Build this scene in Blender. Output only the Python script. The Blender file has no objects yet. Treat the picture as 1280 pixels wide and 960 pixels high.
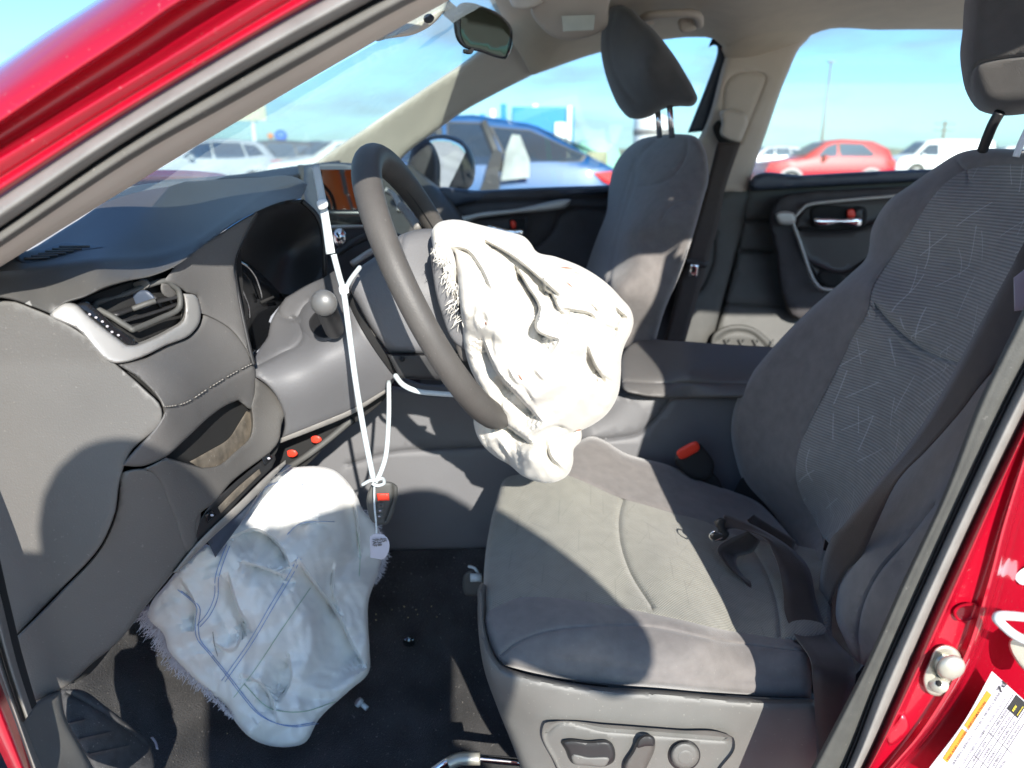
import bpy, bmesh, math, random
import numpy as np
from mathutils import Vector, Matrix
from mathutils.geometry import delaunay_2d_cdt
random.seed(7)
rng = np.random.default_rng(7)
S = bpy.context.scene
COL = S.collection

# ------------------------------------------------------------------ camera, sky, sun, exposure
CAMZ = 1.26
PITCH = math.radians(17.2)
FPX = 931.0
cd = bpy.data.cameras.new('camera'); cam = bpy.data.objects.new('camera', cd); COL.objects.link(cam)
cam.location = (0, 0, CAMZ); cam.rotation_euler = (math.pi/2-PITCH, 0, 0)
cd.sensor_width = 36; cd.lens = 36*FPX/1280; cd.clip_start = .02; cd.clip_end = 3000
cd.dof.use_dof = True; cd.dof.focus_distance = .88; cd.dof.aperture_fstop = 4.6
S.camera = cam
SUN_EL, SUN_AZ = math.radians(26), math.radians(15)     # azimuth measured from -Y towards +X
w = bpy.data.worlds.new('World'); S.world = w; w.use_nodes = True
nt = w.node_tree; N = nt.nodes; L = nt.links; bg = N['Background']
sky = N.new('ShaderNodeTexSky'); sky.sky_type = 'NISHITA'; sky.sun_disc = False
sky.sun_elevation = SUN_EL; sky.sun_rotation = math.pi-SUN_AZ; sky.air_density = 1.0; sky.dust_density = .7; sky.ozone_density = 3
tc = N.new('ShaderNodeTexCoord'); mp = N.new('ShaderNodeMapping'); mp.inputs['Scale'].default_value = (3, 3, 14)
nz = N.new('ShaderNodeTexNoise'); nz.inputs['Scale'].default_value = 1.6; nz.inputs['Detail'].default_value = 6
rp = N.new('ShaderNodeValToRGB'); rp.color_ramp.elements[0].position = .47; rp.color_ramp.elements[1].position = .72
mx = N.new('ShaderNodeMixRGB'); mx.inputs['Color2'].default_value = (1.5, 1.6, 1.8, 1)
ml = N.new('ShaderNodeMath'); ml.operation = 'MULTIPLY'; ml.inputs[1].default_value = .75
L.new(tc.outputs['Generated'], mp.inputs['Vector']); L.new(mp.outputs['Vector'], nz.inputs['Vector'])
L.new(nz.outputs['Fac'], rp.inputs['Fac']); L.new(rp.outputs['Color'], ml.inputs[0]); L.new(ml.outputs[0], mx.inputs['Fac'])
tn = N.new('ShaderNodeMixRGB'); tn.blend_type = 'MULTIPLY'; tn.inputs['Fac'].default_value = 1; tn.inputs['Color2'].default_value = (.47, .7, .9, 1)
L.new(sky.outputs['Color'], tn.inputs['Color1']); L.new(tn.outputs['Color'], mx.inputs['Color1']); L.new(mx.outputs['Color'], bg.inputs['Color'])
bg.inputs['Strength'].default_value = .1
sl = bpy.data.lights.new('sun', 'SUN'); sl.energy = 3.0; sl.angle = math.radians(.5); sl.color = (1, .95, .87)
so = bpy.data.objects.new('sun', sl); COL.objects.link(so)
sd = Vector((math.sin(SUN_AZ)*math.cos(SUN_EL), -math.cos(SUN_AZ)*math.cos(SUN_EL), math.sin(SUN_EL)))
so.rotation_euler = sd.to_track_quat('Z', 'Y').to_euler(); so.location = (3, -8, 6)
S.view_settings.view_transform = 'Standard'; S.view_settings.look = 'None'
S.view_settings.exposure = 1.66; S.view_settings.gamma = 1
S.cycles.max_bounces = 8

# ------------------------------------------------------------------ helpers: measuring
SN, CS = math.sin(PITCH), math.cos(PITCH)
def W(px, py, Y):
    u = (480-py)/FPX; r = (px-640)/FPX
    yd = CS+SN*u; zd = -SN+CS*u
    return (r/yd*Y, Y, CAMZ+zd/yd*Y)
def WA(P, Y):
    u = (480-P[:, 1])/FPX; r = (P[:, 0]-640)/FPX
    yd = CS+SN*u; zd = -SN+CS*u
    return np.stack([r/yd*Y, Y, CAMZ+zd/yd*Y], 1)
def depthfn(c):
    if callable(c): return c
    if isinstance(c, (int, float)): return lambda P: np.full(len(P), float(c))
    c = np.array(c, float); X = c[:, :2]/100; n = len(c)
    if n == 3:
        k = np.linalg.solve(np.c_[np.ones(3), X], c[:, 2])
        return lambda P: k[0]+np.asarray(P, float)[:, :2]/100@k[1:]
    U = lambda r2: np.where(r2 > 1e-12, r2*np.log(np.maximum(r2, 1e-12)), 0)
    K = U(((X[:, None]-X[None])**2).sum(-1))+np.eye(n)*1e-3; Pm = np.c_[np.ones(n), X]
    A = np.zeros((n+3, n+3)); A[:n, :n] = K; A[:n, n:] = Pm; A[n:, :n] = Pm.T
    k = np.linalg.solve(A+np.eye(n+3)*1e-9, np.r_[c[:, 2], 0, 0, 0])
    def f(P):
        Q = np.asarray(P, float)[:, :2]/100
        return U(((Q[:, None]-X[None])**2).sum(-1))@k[:n]+k[n]+Q@k[n+1:]
    return f
def curve(pts, step, closed=True):
    P = [np.array(p[:2], float) for p in pts]; C = [len(p) > 2 for p in pts]; n = len(P); out = []
    def tan(i, side):
        a, b = (i-1) % n, (i+1) % n
        if not closed and i == 0: a = None
        if not closed and i == n-1: b = None
        if C[i]:
            if side > 0: a = None
            else: b = None
        def unit(q, r):
            d = np.linalg.norm(r-q); return (r-q)/max(d, 1e-6), max(d, 1e-6)
        if a is None: return unit(P[i], P[b])[0]
        if b is None: return unit(P[a], P[i])[0]
        u0, d0 = unit(P[a], P[i]); u1, d1 = unit(P[i], P[b])
        return (d1*u0+d0*u1)/(d0+d1)
    for i in range(n if closed else n-1):
        j = (i+1) % n; d = np.linalg.norm(P[j]-P[i])
        if d < 1e-6: continue
        m0, m1 = tan(i, 1)*d, tan(j, -1)*d; k = max(1, int(round(d/step)))
        for t in np.arange(k)/k:
            out.append((2*t**3-3*t*t+1)*P[i]+(t**3-2*t*t+t)*m0+(3*t*t-2*t**3)*P[j]+(t**3-t*t)*m1)
    if not closed: out.append(P[-1])
    return np.array(out)
def spline3(pts, k, closed=False):
    P = np.array(pts, float); n = len(P); out = []
    if n < 3:
        return np.array([P[0]+(P[-1]-P[0])*t for t in np.linspace(0, 1, k+1)])
    for i in range(n if closed else n-1):
        g = lambda j: P[j % n] if closed else P[min(max(j, 0), n-1)]
        p0, p1, p2, p3 = g(i-1), g(i), g(i+1), g(i+2)
        for t in np.arange(k)/k:
            out.append(.5*(2*p1+(p2-p0)*t+(2*p0-5*p1+4*p2-p3)*t*t+(3*p1-p0-3*p2+p3)*t**3))
    if not closed: out.append(P[-1])
    return np.array(out)
def segdist(P, poly, closed):
    A = poly if closed else poly[:-1]; B = np.roll(poly, -1, 0) if closed else poly[1:]
    out = np.full(len(P), 1e9); D = B-A; L2 = np.maximum((D**2).sum(1), 1e-9)
    for s in range(0, len(P), 2000):
        Q = P[s:s+2000]
        t = np.clip(((Q[:, None]-A[None])*D[None]).sum(-1)/L2, 0, 1)
        out[s:s+2000] = np.sqrt(((Q[:, None]-A[None]-t[..., None]*D[None])**2).sum(-1).min(1))
    return out
def inside(P, poly):
    x, y = P[:, 0], P[:, 1]; r = np.zeros(len(P), bool); x1, y1 = poly[-1]
    for x2, y2 in poly:
        c = ((y2 > y) != (y1 > y)) & (x < (x1-x2)*(y-y2)/((y1-y2) if y1 != y2 else 1e-9)+x2)
        r ^= c; x1, y1 = x2, y2
    return r
_perm = rng.permutation(512)
def vnoise(x, y, seed=0):
    xi, yi = np.floor(x).astype(int), np.floor(y).astype(int); fx, fy = x-xi, y-yi
    fx = fx*fx*(3-2*fx); fy = fy*fy*(3-2*fy)
    h = lambda a, b: _perm[(_perm[(a+seed*17) % 512]+b) % 512]/511.
    return (h(xi, yi)*(1-fx)+h(xi+1, yi)*fx)*(1-fy)+(h(xi, yi+1)*(1-fx)+h(xi+1, yi+1)*fx)*fy

# ------------------------------------------------------------------ helpers: objects
def rootloc(p):
    while p is not None:
        if p.parent is None: return np.array(p.location)
        p = p.parent
    return np.zeros(3)
def mk(name, V, F, m=None, parent=None, smooth=True, kind=None, label=None, cat=None, group=None):
    me = bpy.data.meshes.new(name)
    V = np.asarray(V, float)-rootloc(parent)
    me.from_pydata(V.tolist(), [], [list(map(int, f)) for f in F]); me.update()
    if m: me.materials.append(m)
    if smooth: me.polygons.foreach_set('use_smooth', [True]*len(me.polygons))
    o = bpy.data.objects.new(name, me); COL.objects.link(o)
    if parent: o.parent = parent
    tag(o, label, cat, group, kind); return o
def tag(o, label=None, cat=None, group=None, kind=None):
    for k, v in (('label', label), ('category', cat), ('group', group), ('kind', kind)):
        if v: o[k] = v
    return o
def thing(name, label, cat, loc=(0, 0, 0), group=None):
    o = bpy.data.objects.new(name, None); COL.objects.link(o); o.location = loc; o.empty_display_size = .05
    return tag(o, label, cat, group)
def autosmooth(o, ang=40):
    me = o.data
    bm = bmesh.new(); bm.from_mesh(me)
    for e in bm.edges:
        if len(e.link_faces) == 2 and e.calc_face_angle(0) > math.radians(ang): e.smooth = False
    bm.to_mesh(me); bm.free()
def bevel(o, wd, seg=2):
    b = o.modifiers.new('b', 'BEVEL'); b.width = wd; b.segments = seg; b.limit_method = 'ANGLE'; b.harden_normals = False
    return o
def pan(name, outline, depth, m, parent=None, R=7, roll=.008, seams=(), step=8, back=.02, disp=None, shared=(), sroll=.004, **kw):
    """a panel or padded piece: an outline measured at the piece's own distance, its face rounded over at the rim, with its thickness"""
    f = depthfn(depth); B = curve(outline, step)
    keep = [0]
    for i in range(1, len(B)):
        if np.linalg.norm(B[i]-B[keep[-1]]) > step*.25: keep.append(i)
    B = B[keep]
    if np.linalg.norm(B[0]-B[-1]) < step*.2: B = B[:-1]
    area = .5*np.sum(B[:, 0]*np.roll(B[:, 1], -1)-np.roll(B[:, 0], -1)*B[:, 1])
    if area < 0: B = B[::-1]
    lo, hi = B.min(0), B.max(0)
    gx, gy = np.meshgrid(np.arange(lo[0], hi[0], step), np.arange(lo[1], hi[1], step*.87))
    gx = gx+(np.arange(gx.shape[0])[:, None] % 2)*step*.5
    G = np.c_[gx.ravel(), gy.ravel()]; G = G[inside(G, B)]
    d = segdist(G, B, True) if len(G) else np.zeros(0)
    G = G[d > max(step*.55, R*.75 if R > 0 else 0)] if len(G) else G
    T = np.roll(B, -1, 0)-np.roll(B, 1, 0); T /= np.maximum(np.linalg.norm(T, axis=1), 1e-6)[:, None]
    Nn = np.c_[-T[:, 1], T[:, 0]]; ex = []
    if R > 0:
        for k in (.1, .32, .62):
            Q = B+Nn*R*k; ok = inside(Q, B); Q = Q[ok]
            if len(Q): ex.append(Q[segdist(Q, B, True) > R*k*.93])
    sms = []
    for pl, wd, dp in seams:
        c = curve(pl, max(3, step*.6), False); sms.append((c, wd, dp))
        if len(G): G = G[segdist(G, c, False) > 2.6*wd]
        t = np.gradient(c, axis=0); t /= np.maximum(np.linalg.norm(t, axis=1), 1e-6)[:, None]; nn = np.c_[-t[:, 1], t[:, 0]]
        for k in (-2, -.9, 0, .9, 2):
            Q = c+nn*wd*k; ok = inside(Q, B); Q = Q[ok]
            if len(Q): ex.append(Q[segdist(Q, B, True) > max(1., step*.2)])
    P = np.concatenate([B, G]+ex) if len(G) or ex else B
    nb = len(B)
    r = delaunay_2d_cdt([Vector(p) for p in P], [], [list(range(nb))], 1, 1e-4)
    V2 = np.array([v[:] for v in r[0]]); F = [list(q) for q in r[2]]
    if len(shared):
        mk_ = np.zeros(nb, bool)
        for pl in shared: mk_ |= segdist(B, curve(pl, step, False), False) < 7
        keepseg = ~(mk_ & np.roll(mk_, -1)); A1, B1_ = B[keepseg], np.roll(B, -1, 0)[keepseg]
        D1 = B1_-A1; L1 = np.maximum((D1**2).sum(1), 1e-9); t1 = np.clip(((V2[:, None]-A1[None])*D1[None]).sum(-1)/L1, 0, 1)
        dd = np.sqrt(((V2[:, None]-A1[None]-t1[..., None]*D1[None])**2).sum(-1).min(1)); ds_ = segdist(V2, B, True)
    else: dd = segdist(V2, B, True)
    Y = f(V2)
    if R > 0:
        q = np.clip(1-dd/R, 0, 1); Y = Y+roll*(1-np.sqrt(np.maximum(1-q*q, 0)))
    if len(shared): Y = Y+sroll*np.exp(-(ds_/3.)**2)
    for c, wd, dp in sms: Y = Y+dp*np.exp(-(segdist(V2, c, False)/wd)**2)
    if disp: Y = Y+disp(V2)
    V = WA(V2, Y)
    ids = [None]*nb
    orig = r[3]
    for i, l in enumerate(orig):
        for q in l:
            if q < nb: ids[q] = i
    ids = [i for i in ids if i is not None]
    # every face turned to the viewer side
    FF = []
    for q in F:
        a, b, c = V2[q[0]], V2[q[1]], V2[q[2]]
        cr = (b[0]-a[0])*(c[1]-a[1])-(b[1]-a[1])*(c[0]-a[0])
        FF.append(q if cr < 0 else q[::-1])
    n0 = len(V); ring = V[ids]; rc_ = (ring.min(0)+ring.max(0))/2; he = float(np.max(ring.max(0)-ring.min(0)))/2
    ax = rc_/np.linalg.norm(rc_-np.array([0, 0, CAMZ]))-np.array([0, 0, CAMZ])/np.linalg.norm(rc_-np.array([0, 0, CAMZ]))   # depth axis: away from the doorway
    sh_ = max(.6, 1-.12*back/max(he, 1e-3)); mv = lambda q: rc_+(q-rc_)*sh_+ax*back
    FB = [[i+n0 for i in q[::-1]] for q in FF]; k = len(ids); V = np.concatenate([V, mv(V), ring, mv(ring)]); n1 = 2*n0
    for i in range(k):
        j = (i+1) % k
        FF.append([n1+i, n1+j, n1+k+j, n1+k+i])
    FF += FB
    o = mk(name, V, FF, m, parent, **kw); autosmooth(o, 50)
    return o
def loft(name, rows, m, parent=None, ku=6, kv=6, thick=0, smooth=True, disp=None, **kw):
    """rows of (px,py,Y): a skin through measured lines"""
    R1 = [spline3(r, ku) for r in rows]
    R1 = np.array(R1); cols = np.array([spline3(R1[:, j], kv) for j in range(R1.shape[1])])
    G = cols.transpose(1, 0, 2); nu, nv = G.shape[0], G.shape[1]
    P = G.reshape(-1, 3); Y = P[:, 2]+(disp(P) if disp else 0); V = WA(P, Y)
    F = [[i*nv+j, i*nv+j+1, (i+1)*nv+j+1, (i+1)*nv+j] for i in range(nu-1) for j in range(nv-1)]
    if thick:
        n0 = len(V); V = np.concatenate([V, V+np.array([0, thick, 0])])
        F += [[q+n0 for q in f[::-1]] for f in F]
        edge = [i for i in range(nv)]+[i*nv+nv-1 for i in range(1, nu)]+[(nu-1)*nv+j for j in range(nv-2, -1, -1)]+[i*nv for i in range(nu-2, 0, -1)]
        for a, b in zip(edge, edge[1:]+edge[:1]): F.append([a, b, b+n0, a+n0])
    o = mk(name, V, F, m, parent, smooth, **kw)
    bm = bmesh.new(); bm.from_mesh(o.data); bmesh.ops.recalc_face_normals(bm, faces=bm.faces); bm.to_mesh(o.data); bm.free()
    if thick: autosmooth(o, 60)
    return o
def tube(name, pts, r, m, parent=None, k=6, n=10, closed=False, flat=1, cap=True, **kw):
    P = spline3(pts, k, closed) if k > 0 else np.array(pts, float); c = len(P)
    rr = np.interp(np.linspace(0, 1, c), np.linspace(0, 1, len(r)), r) if hasattr(r, '__len__') else np.full(c, r)
    T = np.roll(P, -1, 0)-np.roll(P, 1, 0)
    if not closed: T[0] = P[1]-P[0]; T[-1] = P[-1]-P[-2]
    T /= np.maximum(np.linalg.norm(T, axis=1), 1e-9)[:, None]
    up = np.array([0, 0, 1.]) if abs(T[0][2]) < .9 else np.array([0, 1., 0])
    V = []; F = []; prev = None
    for i in range(c):
        u = up if prev is None else prev
        u = u-T[i]*np.dot(u, T[i]); u /= max(np.linalg.norm(u), 1e-9); prev = u; v = np.cross(T[i], u)
        for a in range(n):
            t = 2*math.pi*a/n; V.append(P[i]+rr[i]*(math.cos(t)*u+flat*math.sin(t)*v))
    for i in range(c if closed else c-1):
        j = (i+1) % c
        for a in range(n): b = (a+1) % n; F.append([i*n+a, i*n+b, j*n+b, j*n+a])
    if not closed and cap: F += [list(range(n))[::-1], [(c-1)*n+a for a in range(n)]]
    o = mk(name, V, F, m, parent, **kw); return o
def wtube(name, pts, r, m, parent=None, **kw):
    return tube(name, [W(*p) for p in pts], r, m, parent, **kw)
def ribbon(name, Ls, Rs, m, parent=None, thick=.0015, crown=0, k=8, across=5, **kw):
    A = spline3([W(*p) for p in Ls], k); B = spline3([W(*p) for p in Rs], k); V = []; F = []; n = across
    for a, b in zip(A, B):
        for t in np.linspace(0, 1, n): V.append(a+(b-a)*t+np.array([0, -crown*4*t*(1-t), 0]))
    c = len(A)
    for i in range(c-1):
        for j in range(n-1): F.append([i*n+j, i*n+j+1, (i+1)*n+j+1, (i+1)*n+j])
    o = mk(name, V, F, m, parent, **kw)
    s = o.modifiers.new('s', 'SOLIDIFY'); s.thickness = thick; s.offset = 0
    return o
def box(name, lo, hi, m, parent=None, bev=0, rot=None, **kw):
    x0, y0, z0 = lo; x1, y1, z1 = hi
    V = [(x0, y0, z0), (x1, y0, z0), (x1, y1, z0), (x0, y1, z0), (x0, y0, z1), (x1, y0, z1), (x1, y1, z1), (x0, y1, z1)]
    if rot is not None:
        c = np.mean(V, 0); V = [(np.array(rot) @ (np.array(v)-c))+c for v in V]
    F = [(0, 3, 2, 1), (4, 5, 6, 7), (0, 1, 5, 4), (1, 2, 6, 5), (2, 3, 7, 6), (3, 0, 4, 7)]
    o = mk(name, V, F, m, parent, smooth=False, **kw)
    if bev: bevel(o, bev)
    return o
def ball(name, c, r, m, parent=None, sc=(1, 1, 1), n=16, **kw):
    V = []; F = []; k = n//2
    for i in range(k+1):
        p = math.pi*i/k
        for a in range(n):
            t = 2*math.pi*a/n; V.append((c[0]+r*sc[0]*math.sin(p)*math.cos(t), c[1]+r*sc[1]*math.sin(p)*math.sin(t), c[2]+r*sc[2]*math.cos(p)))
    for i in range(k):
        for a in range(n): b = (a+1) % n; F.append([i*n+a, (i+1)*n+a, (i+1)*n+b, i*n+b])
    return mk(name, V, F, m, parent, **kw)
def text(name, s, org, ux, uy, size, m, parent, lift=.0006, **kw):
    cu = bpy.data.curves.new(name, 'FONT'); cu.body = s; cu.size = 1; cu.offset = .018; cu.resolution_u = 2
    t = bpy.data.objects.new(name, cu); COL.objects.link(t)
    dg = bpy.context.evaluated_depsgraph_get(); me = bpy.data.meshes.new_from_object(t.evaluated_get(dg))
    V = np.array([v.co[:] for v in me.vertices]); F = [list(p.vertices) for p in me.polygons]
    bpy.data.objects.remove(t); bpy.data.curves.remove(cu); bpy.data.meshes.remove(me)
    ux, uy, org = np.array(ux, float), np.array(uy, float), np.array(org, float)
    ux /= np.linalg.norm(ux); uy /= np.linalg.norm(uy); nn = np.cross(ux, uy)
    if nn[1] > 0: nn = -nn
    return mk(name, org+size*(V[:, :1]*ux+V[:, 1:2]*uy)+nn*lift, F, m, parent, smooth=False, **kw)

# ------------------------------------------------------------------ materials
def mat(name, col, rough=.6, metal=0, var=.12, vs=30, bump=.15, bs=600, bdist=.0004, coat=0, sheen=0, spec=.5, kind=None, trans=0, speck=0):
    m = bpy.data.materials.new(name); m.use_nodes = True; n = m.node_tree.nodes; l = m.node_tree.links; p = n['Principled BSDF']
    p.inputs['Roughness'].default_value = rough; p.inputs['Metallic'].default_value = metal
    p.inputs['Coat Weight'].default_value = coat; p.inputs['Coat Roughness'].default_value = .06
    p.inputs['Sheen Weight'].default_value = sheen; p.inputs['Specular IOR Level'].default_value = spec
    p.inputs['Transmission Weight'].default_value = trans
    t = n.new('ShaderNodeTexCoord'); a = n.new('ShaderNodeTexNoise'); a.inputs['Scale'].default_value = vs; a.inputs['Detail'].default_value = 5
    l.new(t.outputs['Object'], a.inputs['Vector'])
    r = n.new('ShaderNodeValToRGB'); r.color_ramp.elements[0].position = .3; r.color_ramp.elements[1].position = .7
    c = Vector(col); r.color_ramp.elements[0].color = (*(c*(1-var)), 1); r.color_ramp.elements[1].color = (*(c*(1+var)), 1)
    l.new(a.outputs['Fac'], r.inputs['Fac']); out = r.outputs['Color']
    if speck:                                                      # dust and lint: shaped specks of their own
        d = n.new('ShaderNodeTexNoise'); d.inputs['Scale'].default_value = 260; d.inputs['Detail'].default_value = 2
        l.new(t.outputs['Object'], d.inputs['Vector'])
        e = n.new('ShaderNodeValToRGB'); e.color_ramp.elements[0].position = .68; e.color_ramp.elements[1].position = .76
        l.new(d.outputs['Fac'], e.inputs['Fac']); g = n.new('ShaderNodeMath'); g.operation = 'MULTIPLY'; g.inputs[1].default_value = speck
        l.new(e.outputs['Color'], g.inputs[0]); q = n.new('ShaderNodeMixRGB'); q.inputs['Color2'].default_value = (.45, .42, .38, 1)
        l.new(g.outputs[0], q.inputs['Fac']); l.new(out, q.inputs['Color1']); out = q.outputs['Color']
    b = n.new('ShaderNodeBump'); b.inputs['Distance'].default_value = bdist; b.inputs['Strength'].default_value = bump
    if kind in ('weave', 'sticks'):
        hs = []
        for ax in (('X', 1500 if kind == 'weave' else 0), ('Y', 1500 if kind == 'weave' else 0), ('Z', 1500 if kind == 'sticks' else 0)):
            if not ax[1]: continue
            s = n.new('ShaderNodeSeparateXYZ'); l.new(t.outputs['Object'], s.inputs[0])
            k = n.new('ShaderNodeMath'); k.operation = 'MULTIPLY'; k.inputs[1].default_value = ax[1]
            l.new(s.outputs[ax[0]], k.inputs[0]); q = n.new('ShaderNodeMath'); q.operation = 'SINE'; l.new(k.outputs[0], q.inputs[0]); hs.append(q.outputs[0])
        h = hs[0]
        if len(hs) > 1:
            q = n.new('ShaderNodeMath'); q.operation = 'MULTIPLY'; l.new(hs[0], q.inputs[0]); l.new(hs[1], q.inputs[1]); h = q.outputs[0]
        k = n.new('ShaderNodeMapRange'); k.inputs['From Min'].default_value = -1; k.inputs['To Min'].default_value = .62; k.inputs['To Max'].default_value = 1.25
        l.new(h, k.inputs['Value'])
        q = n.new('ShaderNodeMixRGB'); q.blend_type = 'MULTIPLY'; q.inputs['Fac'].default_value = .8
        l.new(out, q.inputs['Color1']); l.new(k.outputs[0], q.inputs['Color2']); out = q.outputs['Color']
        # printed scatter of thin straight strokes
        for sc, rot, seed in ((9, .5, 0), (8, -.75, 4), (7, .1, 12)):
            sp_ = n.new('ShaderNodeSeparateXYZ'); l.new(t.outputs['Object'], sp_.inputs[0]); cb = n.new('ShaderNodeCombineXYZ')
            l.new(sp_.outputs['X' if kind == 'weave' else 'Y'], cb.inputs[0]); l.new(sp_.outputs['Y' if kind == 'weave' else 'Z'], cb.inputs[1])
            m0 = n.new('ShaderNodeMapping'); m0.inputs['Rotation'].default_value = (0, 0, rot); m0.inputs['Location'].default_value = (seed*1.7, seed*.9, 0); l.new(cb.outputs[0], m0.inputs['Vector'])
            mpn = n.new('ShaderNodeMapping'); mpn.inputs['Scale'].default_value = (sc*2.6, sc, 1); l.new(m0.outputs['Vector'], mpn.inputs['Vector'])
            v = n.new('ShaderNodeTexVoronoi'); v.voronoi_dimensions = '2D'; v.feature = 'F1'; v.distance = 'CHEBYCHEV'; v.inputs['Scale'].default_value = 1; v.inputs['Randomness'].default_value = .8
            l.new(mpn.outputs['Vector'], v.inputs['Vector'])
            sb = n.new('ShaderNodeVectorMath'); sb.operation = 'SUBTRACT'; l.new(mpn.outputs['Vector'], sb.inputs[0]); l.new(v.outputs['Position'], sb.inputs[1])
            sx = n.new('ShaderNodeSeparateXYZ'); l.new(sb.outputs[0], sx.inputs[0])
            nar, lng = 'X', 'Y'
            aa = []
            for o_, lim in ((nar, .015), (lng, .19)):
                ab = n.new('ShaderNodeMath'); ab.operation = 'ABSOLUTE'; l.new(sx.outputs[o_], ab.inputs[0])
                lt = n.new('ShaderNodeMath'); lt.operation = 'LESS_THAN'; lt.inputs[1].default_value = lim; l.new(ab.outputs[0], lt.inputs[0]); aa.append(lt.outputs[0])
            mm = n.new('ShaderNodeMath'); mm.operation = 'MULTIPLY'; l.new(aa[0], mm.inputs[0]); l.new(aa[1], mm.inputs[1])
            m2 = n.new('ShaderNodeMath'); m2.operation = 'MULTIPLY'; m2.inputs[1].default_value = .38 if kind == 'sticks' else .22; l.new(mm.outputs[0], m2.inputs[0])
            q = n.new('ShaderNodeMixRGB'); q.inputs['Color2'].default_value = (.55, .55, .56, 1) if kind == 'sticks' else (.06, .06, .055, 1)
            l.new(m2.outputs[0], q.inputs['Fac']); l.new(out, q.inputs['Color1']); out = q.outputs['Color']
        l.new(h, b.inputs['Height'])
    else:
        d = n.new('ShaderNodeTexNoise'); d.inputs['Scale'].default_value = bs; d.inputs['Detail'].default_value = 3
        l.new(t.outputs['Object'], d.inputs['Vector']); l.new(d.outputs['Fac'], b.inputs['Height'])
    l.new(out, p.inputs['Base Color'])
    if bump > 0: l.new(b.outputs['Normal'], p.inputs['Normal'])
    return m
def glass(name, tint=(1, 1, 1), dust=.05, gloss=.06):
    m = bpy.data.materials.new(name); m.use_nodes = True; n = m.node_tree.nodes; l = m.node_tree.links; n.remove(n['Principled BSDF'])
    tr = n.new('ShaderNodeBsdfTransparent'); tr.inputs[0].default_value = (*tint, 1); df = n.new('ShaderNodeBsdfDiffuse'); df.inputs[0].default_value = (.8, .8, .78, 1)
    tl = n.new('ShaderNodeBsdfTranslucent'); tl.inputs[0].default_value = (.8, .8, .78, 1); ad = n.new('ShaderNodeMixShader'); l.new(df.outputs[0], ad.inputs[1]); l.new(tl.outputs[0], ad.inputs[2])
    gl = n.new('ShaderNodeBsdfGlossy'); gl.inputs['Roughness'].default_value = .02
    nz = n.new('ShaderNodeTexNoise'); nz.inputs['Scale'].default_value = 6; nz.inputs['Detail'].default_value = 6; mr = n.new('ShaderNodeMapRange')
    mr.inputs['To Min'].default_value = dust*.6; mr.inputs['To Max'].default_value = dust*1.5; l.new(nz.outputs['Fac'], mr.inputs['Value'])
    a = n.new('ShaderNodeMixShader'); l.new(mr.outputs[0], a.inputs[0]); l.new(tr.outputs[0], a.inputs[1]); l.new(ad.outputs[0], a.inputs[2])
    b = n.new('ShaderNodeMixShader'); b.inputs[0].default_value = gloss; l.new(a.outputs[0], b.inputs[1]); l.new(gl.outputs[0], b.inputs[2])
    l.new(b.outputs[0], n['Material Output'].inputs['Surface']); return m
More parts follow.
